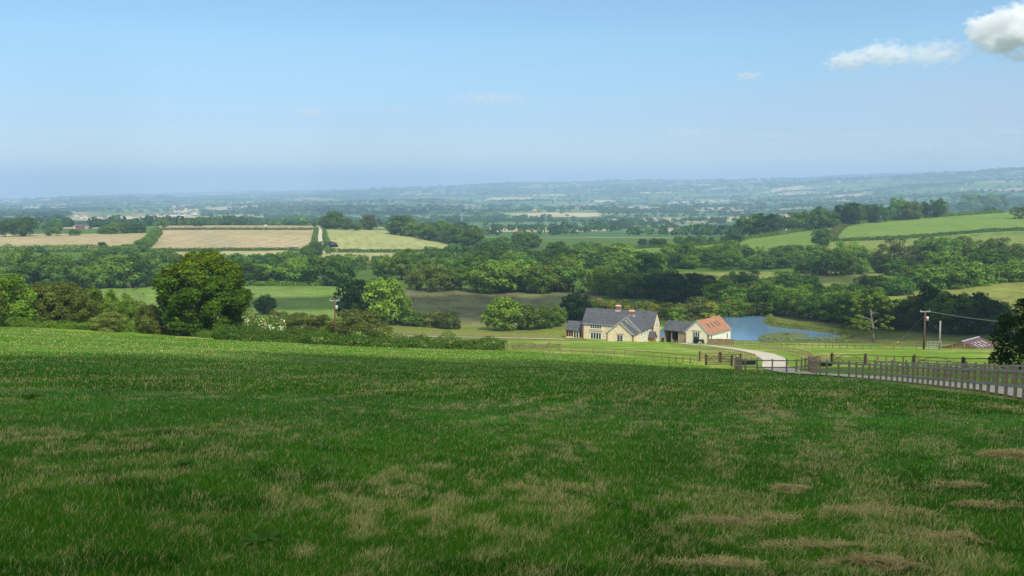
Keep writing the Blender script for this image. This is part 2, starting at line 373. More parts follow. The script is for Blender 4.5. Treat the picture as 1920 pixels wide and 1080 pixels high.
def ground_col(x, y, z):
    D = np.hypot(x, y); px, row = proj(x, y, z); front = y > 1
    C = np.zeros((len(x), 3))
    n1 = fbm(x / 35, y / 35, 5, 4)[:, None]; n2 = fbm(x / 6, y / 6, 15, 3)[:, None]
    base = np.array((.065, .120, .016)) * (.7 + .6 * n1) * (.8 + .4 * n2)
    C[:] = base
    # paddocks between the pasture fence and the valley floor
    pad = (D < 330)
    dry = sstep(.52, .72, fbm(x / 9 + 3, y / 5, 61, 4))[:, None]
    pc = np.array((.125, .215, .018)) * (.8 + .4 * n1); pc = pc * (1 - .65 * dry) + np.array((.36, .34, .12)) * .65 * dry
    C = np.where(pad[:, None], pc, C)
    t = near_tan(x, y)[:, None]
    nc = G_PAST * (.75 + .5 * n2) * (1 - .75 * t) + G_TAN * .75 * .75 * t
    farn = sstep(40, 110, D)[:, None]
    st = sstep(.5, .68, fbm((x * .94 + y * .34) / 9, (y * .94 - x * .34) / 1.3, 71, 3))[:, None]
    fc = np.array((.085, .170, .012)) * (.75 + .5 * n2); fc = fc * (1 - .35 * st) + np.array((.24, .23, .09)) * .35 * st
    nc = nc * (1 - farn) + fc * farn
    isn = (D < 175) & ((~front) | (row > edge_row(px)) | (D < 20))
    C = np.where(isn[:, None], nc, C)
    # named fields
    for P, d0, d1, c, style in FIELDS:
        m = front & (D > d0) & (D < d1) & inpoly(px, row, P)
        if not m.any(): continue
        X = x[m]; Y = y[m]; c = np.array(c)[None] * (.86 + .28 * fbm(X / 40, Y / 40, 25, 4)[:, None])
        if style == 'rows':
            s = np.sin((X * .97 - Y * .10) * 2 * pi / 11 + 1.5 * noise(X / 60, Y / 60, 2)); c = c * (1 + .09 * s[:, None] + .10 * (fbm(X / 12, Y / 60, 45, 3)[:, None] - .5))
            gr = sstep(.6, .8, fbm(X / 30, Y / 130, 66, 3))[:, None] * .3; c = c * (1 - gr) + np.array((.16, .2, .07)) * gr
        elif style == 'tram':
            s = np.abs(np.sin((X * .35 + Y * .94 + 6 * noise(X / 90, Y / 90, 2)) * pi / 24)); c = c * (1 - .22 * (s[:, None] < .12)) * (1 + .05 * np.sin(X[:, None] * .5 + Y[:, None] * 1.2))
        elif style == 'mown':
            s = sstep(.45, .6, fbm(X / 14, Y / 5, 37, 3))[:, None]; c = c * (1 - .5 * s) + np.array((.18, .23, .07)) * .5 * s
        elif style in ('heath', 'heath2'):
            s = fbm(X / 18, Y / 14, 39, 4)[:, None]; s2 = sstep(.5, .62, fbm(X / 5, Y / 9, 49, 3))[:, None]
            bc = np.array((.085, .060, .035)) if style == 'heath' else np.array((.10, .085, .035))
            k = s2 * (.55 if style == 'heath' else .45) * (1 if style == 'heath' else sstep(.42, .6, fbm(X / 60, Y / 16, 9, 2))[:, None]); c = c * (.8 + .5 * s) * (1 - k) + bc * k
        elif style == 'rough':
            s = sstep(.45, .7, fbm(X / 7, Y / 5, 47, 4))[:, None]; c = c * (1 - .45 * s) + np.array((.16, .15, .055)) * .45 * s
        C[m] = c
    # the patchwork of the vale
    f = D > 1180
    if f.any():
        X = x[f]; Y = y[f]
        ids, e = cells(X, Y)
        pal = np.array([(.050,.115,.025),(.075,.155,.035),(.10,.18,.045),(.055,.12,.030),(.33,.29,.15),(.040,.10,.022),(.16,.20,.07),(.42,.35,.20),(.07,.14,.035),(.035,.085,.020),(.12,.18,.055),(.09,.16,.04)])
        c = pal[(ids * 7919 % 100003) % len(pal)] * (.85 + .3 * fbm(X / 120, Y / 120, 15, 2)[:, None])
        C[f] = c
    return C
CELL = 330.0
def cells(x, y):
    gx = x / CELL; gy = y / (CELL * .8); w = .35
    gx = gx + (fbm(x / 700, y / 700, 81, 2) - .5) * 1.5; gy = gy + (fbm(x / 700, y / 700, 88, 2) - .5) * 1.5
    ix = np.floor(gx).astype(np.int64); iy = np.floor(gy).astype(np.int64)
    b1 = np.full(x.shape, 1e9); b2 = np.full(x.shape, 1e9); bid = np.zeros(x.shape, np.int64)
    for dx in (-1, 0, 1):
        for dy in (-1, 0, 1):
            cx = ix + dx; cy = iy + dy
            px = cx + .5 + (_hash(cx, cy, 5) - .5) * .8; py = cy + .5 + (_hash(cx, cy, 6) - .5) * .8
            d = np.abs(gx - px) * .85 + np.abs(gy - py) * .85 + .3 * np.hypot(gx - px, gy - py)
            cid = (_hash(cx, cy, 9) * 1e6).astype(np.int64)
            nb = d < b1; b2 = np.where(nb, b1, np.minimum(b2, d)); bid = np.where(nb, cid, bid); b1 = np.where(nb, d, b1)
    return bid, (b2 - b1)

# polar sheet
azs = np.concatenate([np.arange(-180, -34, 3.0), np.arange(-34, 34, .066), np.arange(34, 180, 3.0)])
azr = np.radians(azs); na = len(azr)
ds = [.6, 1.5, 2.5, 3.5]
Dn = np.linspace(4, 170, 6000); zz = H0(np.zeros_like(Dn), Dn); rr = proj(np.zeros_like(Dn), Dn, zz)[1]
for r in np.arange(1200, 655, -1.9): ds.append(float(np.interp(-r, -rr, Dn)))
ds = sorted(set([d for d in ds if d < 165]))
ds = np.array(ds + list(np.exp(np.linspace(math.log(167), math.log(26500), 380))))
AA, DD = np.meshgrid(azr, ds, indexing='ij')
gx = (DD * np.sin(AA)).ravel(); gy = (DD * np.cos(AA)).ravel(); gz = H(gx, gy)
nd = len(ds)
I, J = np.meshgrid(np.arange(na), np.arange(nd - 1), indexing='ij'); I2 = (I + 1) % na
Q = np.stack([I * nd + J, I * nd + J + 1, I2 * nd + J + 1, I2 * nd + J], -1).reshape(-1, 4)
gxx = np.append(gx, 0); gyy = np.append(gy, 0); gzz = np.append(gz, -1.6)
T = np.stack([np.full(na, na * nd), np.arange(na) * nd, ((np.arange(na) + 1) % na) * nd], -1)
gc = np.vstack([ground_col(gx, gy, gz), [G_PAST]])
m, N, L = nt('ground')
out = N.new('ShaderNodeOutputMaterial'); b = N.new('ShaderNodeBsdfPrincipled'); L.new(b.outputs[0], out.inputs[0]); b.inputs['Roughness'].default_value = 1; b.inputs['Specular IOR Level'].default_value = .1
at = N.new('ShaderNodeAttribute'); at.attribute_name = 'col'; geo = N.new('ShaderNodeNewGeometry')
def gn(scale, lo, hi, det=4):
    n = N.new('ShaderNodeTexNoise'); n.inputs['Scale'].default_value = scale; n.inputs['Detail'].default_value = det; L.new(geo.outputs['Position'], n.inputs['Vector'])
    r = N.new('ShaderNodeMapRange'); r.inputs[1].default_value = .3; r.inputs[2].default_value = .7; r.inputs[3].default_value = lo; r.inputs[4].default_value = hi; L.new(n.outputs[0], r.inputs[0]); return n, r.outputs[0]
n1, a1 = gn(.9, .7, 1.3, 6); n2, a2 = gn(.11, .85, 1.15); n3, a3 = gn(9, .7, 1.3)
mm = N.new('ShaderNodeMath'); mm.operation = 'MULTIPLY'; L.new(a1, mm.inputs[0]); L.new(a2, mm.inputs[1])
m3 = N.new('ShaderNodeMath'); m3.operation = 'MULTIPLY'; L.new(mm.outputs[0], m3.inputs[0]); L.new(a3, m3.inputs[1])
vm = N.new('ShaderNodeVectorMath'); vm.operation = 'SCALE'; L.new(at.outputs['Color'], vm.inputs[0]); L.new(m3.outputs[0], vm.inputs['Scale']); L.new(vm.outputs[0], b.inputs['Base Color'])
bp = N.new('ShaderNodeBump'); bp.inputs['Strength'].default_value = .6; bp.inputs['Distance'].default_value = .25; L.new(n1.outputs[0], bp.inputs['Height']); L.new(bp.outputs[0], b.inputs['Normal'])
GROUND = m
ground = mkobj('ground', newmesh('ground', np.stack([gxx, gyy, gzz], -1), quads=Q, tris=T, col=gc, smooth=True, mat=GROUND))
tag(ground, 'green pasture, paddocks and patchwork fields rolling away to the horizon', 'ground', kind='structure')

# ------------------------------------------------------------------ vegetation builders
def unit(v): return v / (np.linalg.norm(v, axis=-1, keepdims=True) + 1e-9)
def leaf_cards(P, Nn, size, r, col, elong=1.3):
    """diamond leaf sprays: centres P, normals Nn, sizes"""
    n = len(P); t = unit(np.cross(Nn, unit(r.normal(size=(n, 3))))); b = np.cross(Nn, t); s = size[:, None]
    V = np.stack([P + t * s * elong * .5, P + b * s * .5 + Nn * s * .12, P - t * s * elong * .5, P - b * s * .5 + Nn * s * .12], 1).reshape(-1, 3)
    Q = np.arange(4 * n).reshape(n, 4); return V, Q, np.repeat(col, 4, axis=0)
def crown_arrays(seed, nleaf, leaf, nl=22, z0=.08, rad=.5, lob=(.13, .22), flat=1.0, gap=0.0, spread=.72, droop=0, jit=.2):
    """leaf sprays gathered on lobes round a crown of unit height"""
    r = np.random.default_rng(seed)
    ch = (1 - z0) / 2; cz = z0 + ch
    ga = pi * (3 - sqrt(5)); k = np.arange(nl); zz = 1 - 2 * (k + .5) / nl; th = k * ga + r.uniform(0, 6)
    d = np.stack([np.sqrt(1 - zz ** 2) * np.cos(th), np.sqrt(1 - zz ** 2) * np.sin(th), zz], 1) + r.normal(0, .16, (nl, 3))
    d = unit(d); low = np.clip(-d[:, 2], 0, 1); 
    R = r.uniform(lob[0], lob[1], nl)
    C = d * np.array([rad, rad, ch]) * spread * r.uniform(.96 - jit, .96 + jit, nl)[:, None]; C[:, 2] += cz
    C = np.vstack([C, [[0, 0, cz + .1 * ch]], r.normal(0, .1, (3, 3)) * np.array([rad, rad, ch]) * 2 + [0, 0, cz]]); R = np.append(R, [lob[1] * 1.15] * 4)
    w = R ** 2; w /= w.sum(); li = r.choice(len(R), nleaf, p=w)
    dd = unit(r.normal(size=(nleaf, 3)) + unit(C[li] - np.array([0, 0, cz - .2])) * .75 + np.array([0, 0, .25]))
    rr = R[li] * (1 - .42 * r.random(nleaf) ** 2.2) * (1 + .16 * np.sin(dd[:, 0] * 9 + li) * np.sin(dd[:, 1] * 8 + li * 2) + .12 * np.sin(dd[:, 2] * 13 + li))
    P = C[li] + dd * rr[:, None] * np.array([1, 1, .82 * flat])
    P[:, 2] = np.maximum(P[:, 2], .012)
    tone = r.uniform(.78, 1.22, len(R))[li] * r.uniform(.55, 1.4, nleaf)
    Nn = unit(dd * 1.0 + r.normal(0, .38, (nleaf, 3)) + [0, 0, .1])
    warm = r.uniform(-.12, .12, nleaf)
    col = np.stack([tone * (1 + warm), tone, tone * (1 - warm)], 1)
    return P, Nn, leaf * r.uniform(.6, 1.35, nleaf), col, r
def crown_mesh(name, *a, **k):
    P, Nn, s, col, r = crown_arrays(*a, **k); V, Q, c = leaf_cards(P, Nn, s, r, col)
    return newmesh(name, V, quads=Q, col=c, mat=LEAF)
def trunk_mesh(name, seed, z1=.6, r0=.028, lean=.0, mat=None, limbs=6, rad=.26):
    r = np.random.default_rng(seed); m = MB(); top = (lean, 0, z1)
    m.tube([(0, 0, -.04), (lean * .15, .0, z1 * .3), (lean * .5, .01, z1 * .65), top], [r0 * 1.25, r0, r0 * .8, r0 * .35], 7)
    for k in range(limbs):
        a = k * 2.4 + r.uniform(0, .6); zb = z1 * r.uniform(.35, .8); L = rad * r.uniform(.7, 1.1); lx = lean * .5
        m.tube([(lx, 0, zb), (lx + cos(a) * L * .5, sin(a) * L * .5, zb + .10), (lx + cos(a) * L, sin(a) * L, zb + r.uniform(.16, .3))], [r0 * .5, r0 * .34, r0 * .12], 5)
    me = bpy.data.meshes.new(name); me.from_pydata(m.v, [], m.f); me.materials.append(mat or BARK); me.polygons.foreach_set('use_smooth', np.ones(len(me.polygons), bool)); return me
TRUNKS = [trunk_mesh('trunk', 50 + i, mat=BARK) for i in range(3)]
CROWN = {
 'round': [crown_mesh('crown', 100 + i, 4600, .046, 26 + 2 * i, z0=-.04, rad=.52, lob=(.14, .22)) for i in range(5)],
 'tall':  [crown_mesh('crown', 200 + i, 3800, .042, 22 + i, z0=.06, rad=.46, lob=(.13, .20)) for i in range(4)],
 'loose': [crown_mesh('crown', 300 + i, 3400, .040, 20, z0=.02, rad=.52, lob=(.11, .19), spread=.84) for i in range(3)],
 'bush':  [crown_mesh('foliage', 400 + i, 3200, .055, 18, z0=-.25, rad=.52, lob=(.16, .26), flat=1.1) for i in range(4)],
}
TONE = {
 'dark': ((.068, .134, .022), 'dark green'), 'deep': ((.028, .058, .014), 'blackish green'), 'mid': ((.118, .212, .030), 'mid green'),
 'bright': ((.140, .240, .028), 'bright green'), 'yellow': ((.215, .250, .030), 'yellowish green'), 'olive': ((.125, .160, .034), 'olive green'),
 'brown': ((.120, .148, .030), 'brownish green'), 'grey': ((.22, .20, .14), 'grey dead'), 'blue': ((.075, .155, .036), 'bluish green'), 'pale': ((.185, .230, .055), 'pale green'),
}
NB = {}
def place_tree(px, row, hpx, wf, tone, kind, label, group=None, cat='tree', name='broadleaf_tree', rr=None, dmin=0, rnd=None):
    rnd = rnd or rng
    p = gp(px, row, dmin); D = np.hypot(p[0], p[1]); h = hpx * D / FPX * 1.02; w = h * wf
    c = np.array(TONE[tone][0]) * rnd.uniform(.72, 1.3) * np.array([rnd.uniform(.9, 1.12), 1, rnd.uniform(.9, 1.15)])
    me = CROWN[kind][int(rnd.integers(len(CROWN[kind])))]
    if kind == 'bush':
        o = mkobj(name, me); o.location = (p[0], p[1], p[2] - .05 * h); o.scale = (w, w, h * 1.02)
        o.rotation_euler = (0, 0, rnd.uniform(0, 6.28)); o.color = (*c, 1); tag(o, label, cat, group); return o
    root = thing(name, label, cat, (p[0], p[1], p[2] - .1), rnd.uniform(0, 6.28), group)
    root.scale = (w, w * rnd.uniform(.9, 1.1), h)
    mkobj('trunk', TRUNKS[int(rnd.integers(3))], root)
    k = mkobj('crown', me, root); k.color = (*c, 1)
    return root
ORD = 'first second third fourth fifth sixth seventh eighth ninth tenth eleventh twelfth thirteenth fourteenth fifteenth sixteenth seventeenth eighteenth'.split()
def row_of_trees(where, group, x0, r0, x1, r1, h, n, tones, kinds=('round', 'tall', 'round', 'loose'), wf=(.9, 1.6), jr=3.0, jh=.27, cat='tree', name='broadleaf_tree'):
    for i in range(n):
        t = (i + .5 + rng.uniform(-.28, .28)) / n; tn = tones[int(rng.integers(len(tones)))]
        kd = kinds[int(rng.integers(len(kinds)))]
        noun = cat; h_ = h * 1.08
        place_tree(x0 + (x1 - x0) * t, r0 + (r1 - r0) * t + rng.uniform(-jr, jr), h_ * rng.uniform(1 - jh, 1 + jh), rng.uniform(*wf), tn, kd,
                   f"{TONE[tn][1].split()[0]} green {noun}, {ORD[i]} from left {where}", group, cat, name)

# ---- woods of the valley, row by row
A = 'trees of the valley woods'
row_of_trees("in back of wood left of the maple", A, 20, 503, 310, 497, 21, 9, ['mid', 'dark', 'bright'])
row_of_trees("in middle of wood left of the maple", A, -20, 522, 330, 514, 38, 10, ['mid', 'dark', 'mid'])
row_of_trees("in front of wood left of the maple", A, 20, 540, 330, 536, 44, 10, ['mid', 'mid', 'dark'])
row_of_trees("just behind the field right of the maple", A, 425, 533, 650, 533, 46, 8, ['mid', 'mid', 'bright', 'dark'])
row_of_trees("in back row behind field right of maple", A, 430, 508, 760, 506, 27, 11, ['mid', 'blue', 'dark'])
row_of_trees("along the brown field's far edge", A, 770, 544, 1090, 549, 46, 11, ['mid', 'bright', 'mid', 'olive'])
row_of_trees("beyond right end of brown field", A, 1100, 552, 1260, 560, 44, 5, ['mid', 'bright', 'dark'])
row_of_trees("in second row beyond brown field", A, 700, 524, 1240, 530, 42, 14, ['mid', 'dark', 'mid', 'bright', 'blue'])
row_of_trees("in third row beyond brown field", A, 740, 506, 1220, 508, 35, 14, ['mid', 'blue', 'dark', 'mid'])
row_of_trees("in highest row beyond brown field", A, 800, 489, 1200, 488, 28, 12, ['mid', 'dark', 'blue'])
row_of_trees("in clump above the slate cart shed", A, 1225, 566, 1345, 572, 50, 6, ['deep', 'dark', 'deep'])
row_of_trees("in clump above the orange barn roof", A, 1350, 578, 1500, 582, 40, 7, ['bright', 'mid', 'mid'])
row_of_trees("behind clump above the orange barn", A, 1360, 548, 1530, 556, 36, 6, ['mid', 'dark', 'blue'])
row_of_trees("above the farmhouse roof", 'scrub bushes behind the farmhouse', 1090, 592, 1250, 596, 26, 9, ['yellow', 'yellow', 'olive'], ('bush',), (1.0, 1.5), cat='bush', name='scrub_bush')
row_of_trees("along the pond behind the barn", 'scrub bushes behind the farmhouse', 1240, 600, 1430, 590.5, 32, 10, ['yellow', 'bright', 'olive'], ('bush', ), (1.0, 1.5), cat='bush', name='scrub_bush', jr=1)
row_of_trees("in front of the wood beyond the pond", A, 1420, 586, 1590, 606, 42, 8, ['dark', 'mid', 'dark'], jr=1)
row_of_trees("in back of the wood beyond pond", A, 1470, 572, 1640, 590, 36, 7, ['mid', 'dark', 'bright'])
row_of_trees("behind the pole with transformer", A, 1600, 612, 1745, 620, 50, 6, ['dark', 'deep', 'dark'])
row_of_trees("behind the maroon roofed shed", A, 1745, 624, 1875, 624, 58, 6, ['dark', 'deep'])
row_of_trees("in front of strip wood below lone oak", A, 1200, 504, 1500, 502, 28, 11, ['dark', 'mid', 'dark'], ('round', 'bush'))
row_of_trees("in back of strip wood below lone oak", A, 1240, 492, 1500, 490, 30, 9, ['mid', 'mid', 'blue'])
row_of_trees("in front of wood under right hillside", A, 1500, 514, 1930, 512, 34, 13, ['dark', 'mid', 'dark'], ('round', 'bush'))
row_of_trees("in back of wood under right hillside", A, 1500, 496, 1930, 494, 36, 13, ['mid', 'blue', 'olive', 'mid', 'bright'])
row_of_trees("in lower hedgerow by the rushy field", A, 1560, 560, 1690, 550, 30, 5, ['mid', 'dark'], ('round', 'bush'))
row_of_trees("in upper hedgerow by the rushy field", A, 1690, 545, 1930, 526, 32, 10, ['mid', 'dark', 'mid'], ('bush', 'round'))
B = 'trees on the right skyline ridge'
row_of_trees("in left end of ridge wood", B, 1396, 446, 1460, 438, 36, 4, ['deep', 'dark'], ('tall', 'loose'), (.8, 1.15), jr=1, jh=.14)
row_of_trees("in middle of ridge wood", B, 1490, 434, 1610, 420, 34, 7, ['dark', 'mid', 'deep'], ('tall', 'round', 'loose'), (.8, 1.15), jr=1, jh=.14)
row_of_trees("in right stretch of ridge wood", B, 1615, 419, 1780, 405, 30, 9, ['dark', 'mid', 'olive'], ('tall', 'round', 'loose'), (.7, 1.0), jr=1)
row_of_trees("at right end of ridge wood", B, 1800, 402, 1890, 397, 27, 4, ['mid', 'dark'], ('round', 'tall'), (.8, 1.2), jr=1)
row_of_trees("behind the pale striped field", A, 740, 438, 900, 466, 33, 8, ['mid', 'dark', 'blue'], ('round',), (1.0, 1.4), jr=1)
row_of_trees("right of the pale striped field", A, 900, 468, 1010, 464, 25, 6, ['mid', 'dark', 'blue'], ('round',), (1.0, 1.5), jr=1)
row_of_trees("in hedge left of ridge wood", A, 1190, 462, 1390, 454, 15, 9, ['mid', 'dark', 'blue'], ('bush', 'round'), (1.0, 1.5), jr=1)
def T(px, row, h, wf, tone, kind, label, **k): return place_tree(px, row, h, wf, tone, kind, label, **k)
for q in [(612,429,26,1.0,'mid','round','mid green tree left of the tallest on the knoll by the farm track'),(628,430,35,.95,'dark','round','tallest tree on the knoll by the farm track'),
  (648,431,24,1.1,'mid','round','broad low tree right of the tallest on the track knoll'),(668,432,16,1.3,'mid','round','small tree in the gap on the track knoll'),
  (691,431,30,1.0,'brown','round','brown tinged round tree at the right of the track knoll'),(590,427,10,.9,'dark','tall','tiny dark tree left of the farm track'),
  (265,472,22,1.2,'mid','round','tree in the diagonal hedge between the two tan fields, lower end'),(240,474,17,1.4,'mid','bush','bush left of the lower end of the diagonal hedge'),
  (278,458,18,1.1,'dark','bush','dark bush halfway up the diagonal hedge between tan fields'),(289,446,14,1.1,'dark','bush','topmost bush of the diagonal hedge between tan fields'),
  (218,477,13,1.6,'mid','bush','lowest bush at the foot of the diagonal hedge'),(594,478,27,1.0,'dark','round','dark tree below the farm track end'),(575,482,20,1.2,'mid','round','mid green tree left of the dark one below farm track'),
  (556,490,16,1.4,'mid','bush','bush at the field corner below the pink tan field'),
  (10,444,30,.9,'dark','tall','dark tree at the very left beyond the tan field'),(42,443,33,1.1,'dark','round','large dark tree beyond the left tan field'),
  (92,442,16,.9,'mid','round','small tree right of the large dark tree beyond left tan field'),(108,442,24,.7,'mid','tall','slim tree beyond the middle of the left tan field'),(141,441,12,1.7,'dark','bush','low dark bush at the edge of the left tan field'),
  (192,438,14,1.2,'mid','bush','bush at the left of the clump by the far corner of tan field'),(212,438,20,1.2,'mid','round','tallest tree of the clump by the far corner of tan field'),(235,437,20,1.1,'mid','round','right tree of the clump by the far corner of tan field'),(258,436,15,1.9,'dark','bush','wide dark bush right of the clump by the tan field corner'),
  (308,426,15,1.0,'mid','round','tree at the left corner of the upper pale strip field'),(338,424,13,.7,'mid','tall','slim left of the pair above the pink tan field'),(352,424,13,.7,'mid','tall','slim right of the pair above the pink tan field'),(372,424,8,2.2,'dark','bush','low dark bush right of the slim pair above the pink tan field'),
  (450,421,8,1.4,'dark','bush','left dark bush of the trio on the far edge of upper strip'),(462,420,12,1.0,'dark','round','middle dark tree of the trio on the far edge of upper strip'),(474,420,10,.8,'mid','tall','right tree of the trio on the far edge of upper strip'),
  (192,470,16,1.1,'dark','round','lone round dark tree below the left tan field'),(77,474,11,1.2,'dark','bush','right of two small bushes below the left tan field'),(57,472,9,1.2,'dark','bush','left of two small bushes below the left tan field'),
  (1540,461,32,1.15,'mid','round','lone spreading oak on the right green hillside'),(1909,410,21,1.1,'brown','loose','small brownish tree alone at the top of the right hillside'),
  (1371,489,38,1.2,'mid','round','tallest tree rising from the strip wood left of the lone oak'),(1735,484,38,1.0,'mid','round','tall tree standing up from wood under the right hillside'),(1760,486,34,.9,'yellow','round','yellowish tree beside the tall tree under the right hillside'),
  (1787,516,38,.8,'bright','tall','bright green tree in the wood under the right hillside'),
  (1480,553,44,1.2,'dark','round','big dark round tree below the strip field above the pond'),(1437,545,20,1.3,'deep','round','small blackish tree left of the big dark round tree above pond'),
  ]:
    T(*q)
for q in [(665,606,85,.85,'deep','round','dark tree left of the big bright green tree behind the rusty pole'),
  (718,608,92,1.0,'bright','round','big bright green tree standing behind the rusty utility pole'),
  (748,606,50,1.0,'mid','round','lower right shoulder tree beside the big bright green tree'),
  (498,590,36,1.0,'deep','round','small blackish tree between the big maple and green field'),
  (944,619,64,1.15,'bright','round','big rounded bright green tree left of the garden room'),
  (990,618,48,1.1,'mid','round','mid green tree right of the big rounded bright one'),(1020,616,44,1.0,'mid','round','mid green tree second left of the garden room'),
  (1046,612,40,.9,'bright','round','green tree just left of the garden room'),(1078,602,56,1.0,'deep','round','blackish green tree directly behind the garden room'),(1102,600,38,1.1,'dark','round','dark tree behind the left end of the farmhouse roof')]:
    T(*q)
for q in [(780,611,30,1.9,'mid','bush','left bush of the hedge between bright tree and brown field'),(812,613,30,1.5,'olive','bush','middle bush of the hedge between bright tree and brown field'),(840,616,38,1.25,'olive','bush','right olive bush at the corner of the brown field')]:
    T(*q, cat='bush', name='hedgerow_bush')

# ---- near hedgerow: denser sprays
CROWN['fine'] = [crown_mesh('foliage', 500 + i, 11000, .030, 34, z0=-.18, rad=.52, lob=(.10, .20), flat=1.05, spread=.80) for i in range(4)]
CROWN['thin'] = [crown_mesh('foliage', 540, 1300, .026, 26, z0=.05, rad=.5, lob=(.06, .15), spread=.95)]
def fine_bush(px, row, hpx, wf, tone, label, kind='fine', dmin=100):
    p = gp(px, row, dmin); D = np.hypot(p[0], p[1]); h = hpx * D / FPX; w = h * wf
    root = mkobj('hedgerow_bush', CROWN[kind][int(rng.integers(len(CROWN[kind])))]); root.location = (p[0], p[1], p[2] - .08 * h); root.scale = (w, w, h * 1.06)
    root.rotation_euler = (0, 0, rng.uniform(0, 6)); root.color = (*(np.array(TONE[tone][0]) * rng.uniform(.92, 1.1)), 1)
    tag(root, label, 'bush', 'bushes of the near hedgerow'); return root
for q in [(-60,611,95,1.2,'olive','olive bush cut by the left edge of the photo'),(12,611,90,1.05,'bright','tall green bush at the left end of the near hedgerow'),
  (62,612,78,1.1,'brown','brownish bush second from the left in the near hedgerow'),(104,614,80,1.0,'olive','olive bush in the middle of the left hedgerow'),
  (138,616,66,1.1,'brown','low brown bush in the middle of the left hedgerow'),(160,616,76,.9,'brown','taller russet tinged bush left of the bright green one'),
  (192,618,74,.9,'bright','bright green bush right of centre in left hedgerow'),(232,619,62,1.0,'bright','bright green bush nearest the big maple'),
  (205,622,36,1.5,'pale','low bush with cream blossom at the hedgerow foot'),(285,626,58,.9,'brown','brownish bush tucked against the left side of the maple'),
  (556,626,42,1.4,'olive','olive bush left of the rusty utility pole'),(600,628,40,1.3,'brown','brownish bush just left of the rusty utility pole'),(668,632,52,2.0,'olive','wide olive bush just right of the rusty utility pole'),
  (520,622,42,1.2,'olive','olive bush behind the white blossom bush'),(460,626,46,1.0,'olive','olive bush between the maple and the white blossom bush')]:
    fine_bush(*q)
fine_bush(248, 618, 76, .62, 'grey', 'grey dead shrub with bare twigs left of the big maple', 'thin')
# maple
p = gp(380, 631, 100); D = np.hypot(p[0], p[1]); mh = 158 * D / FPX; mw = 158 * D / FPX
root = thing('maple_tree', 'big round dense maple with yellow tinted top standing in the hedgerow', 'tree', (p[0], p[1], p[2] - .15)); root.scale = (mw, mw, mh)
me = trunk_mesh('trunk', 9, z1=.5, r0=.022); mkobj('trunk', me, root)
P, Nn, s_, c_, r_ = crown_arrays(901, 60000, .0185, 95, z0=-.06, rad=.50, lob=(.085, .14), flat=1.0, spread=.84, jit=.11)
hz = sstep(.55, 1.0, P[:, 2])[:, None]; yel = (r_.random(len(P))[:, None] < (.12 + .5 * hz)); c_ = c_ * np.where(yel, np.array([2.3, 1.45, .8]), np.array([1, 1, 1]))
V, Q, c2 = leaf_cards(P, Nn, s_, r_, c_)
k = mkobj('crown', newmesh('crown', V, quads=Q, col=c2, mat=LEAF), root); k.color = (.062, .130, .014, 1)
# tree cut by the right edge
p = gp(1925, 698, 90); D = np.hypot(p[0], p[1]); h = 122 * D / FPX
root = thing('broadleaf_tree', 'blackish green tree cut by the right edge behind the fences', 'tree', (p[0], p[1], p[2] - .1)); root.scale = (h * .92, h * .92, h)
mkobj('trunk', TRUNKS[1], root); P, Nn, s_, c_, r_ = crown_arrays(77, 15000, .024, 40, z0=-.05, rad=.5, lob=(.08, .17), spread=.86); V, Q, c2 = leaf_cards(P, Nn, s_, r_, c_)
k = mkobj('crown', newmesh('crown', V, quads=Q, col=c2, mat=LEAF), root); k.color = (.028, .055, .014, 1)
# stag-headed oak by the pond
p = gp(1636, 641, 255); D = np.hypot(p[0], p[1]); h = 88 * D / FPX
root = thing('oak_tree', 'sparse yellow green oak with pale bare trunk right of the pond', 'tree', (p[0], p[1], p[2] - .1)); root.scale = (h, h, h)
m = MB(); m.tube([(0, 0, -.03), (.01, 0, .25), (-.03, 0, .45), (-.06, 0, .62), (-.10, 0, .80), (-.12, 0, .93)], [.028, .021, .018, .013, .008, .003], 8)
for a, z, l in [(2.9, .30, .30), (3.3, .45, .32), (.2, .40, .24), (.5, .58, .2), (2.7, .62, .2), (1.5, .5, .2), (-1.4, .55, .2), (.1, .75, .16)]:
    xb = -.03 if z > .4 else 0; m.tube([(xb, 0, z), (xb + cos(a) * l * .5, sin(a) * l * .5, z + .06), (xb + cos(a) * l, sin(a) * l, z + .07)], [.011, .008, .003], 6)
m.build('trunk', BARKPALE, root, True)
r_ = np.random.default_rng(5); P = []; Nn = []
anch = [(-.36,0,.36,.10),(-.26,.05,.42,.09),(-.44,.0,.44,.07),(-.14,.1,.78,.10),(-.24,-.03,.86,.10),(.02,.04,.90,.11),(.14,0,.84,.10),(.24,.05,.70,.08),(.30,0,.50,.07),(-.08,.12,.66,.07),(.16,-.05,.32,.06),(-.18,.0,.26,.05),(-.34,.1,.70,.07),(.30,0,.80,.06),(-.05,0,.98,.05)]
for x, y, z, rr in anch:
    for k_ in range(11):
        cx, cy, cz_ = np.array([x, y, z]) + r_.normal(0, 1, 3) * np.array([.085, .10, .045]); r2 = rr * r_.uniform(.3, .75); n_ = int(70 * r_.uniform(.5, 1.4))
        d = unit(r_.normal(size=(n_, 3))); P.append(np.array([cx, cy, cz_]) + d * r2 * np.array([1.3, 1.3, .65]) * (r_.random((n_, 1)) ** .4)); Nn.append(unit(d + r_.normal(0, .6, d.shape)))
P = np.vstack(P); Nn = np.vstack(Nn); c_ = r_.uniform(.75, 1.25, len(P))[:, None] * np.ones(3); V, Q, c2 = leaf_cards(P, Nn, r_.uniform(.02, .036, len(P)), r_, c_)
k = mkobj('crown', newmesh('crown', V, quads=Q, col=c2, mat=LEAF), root); k.color = (.15, .23, .035, 1)

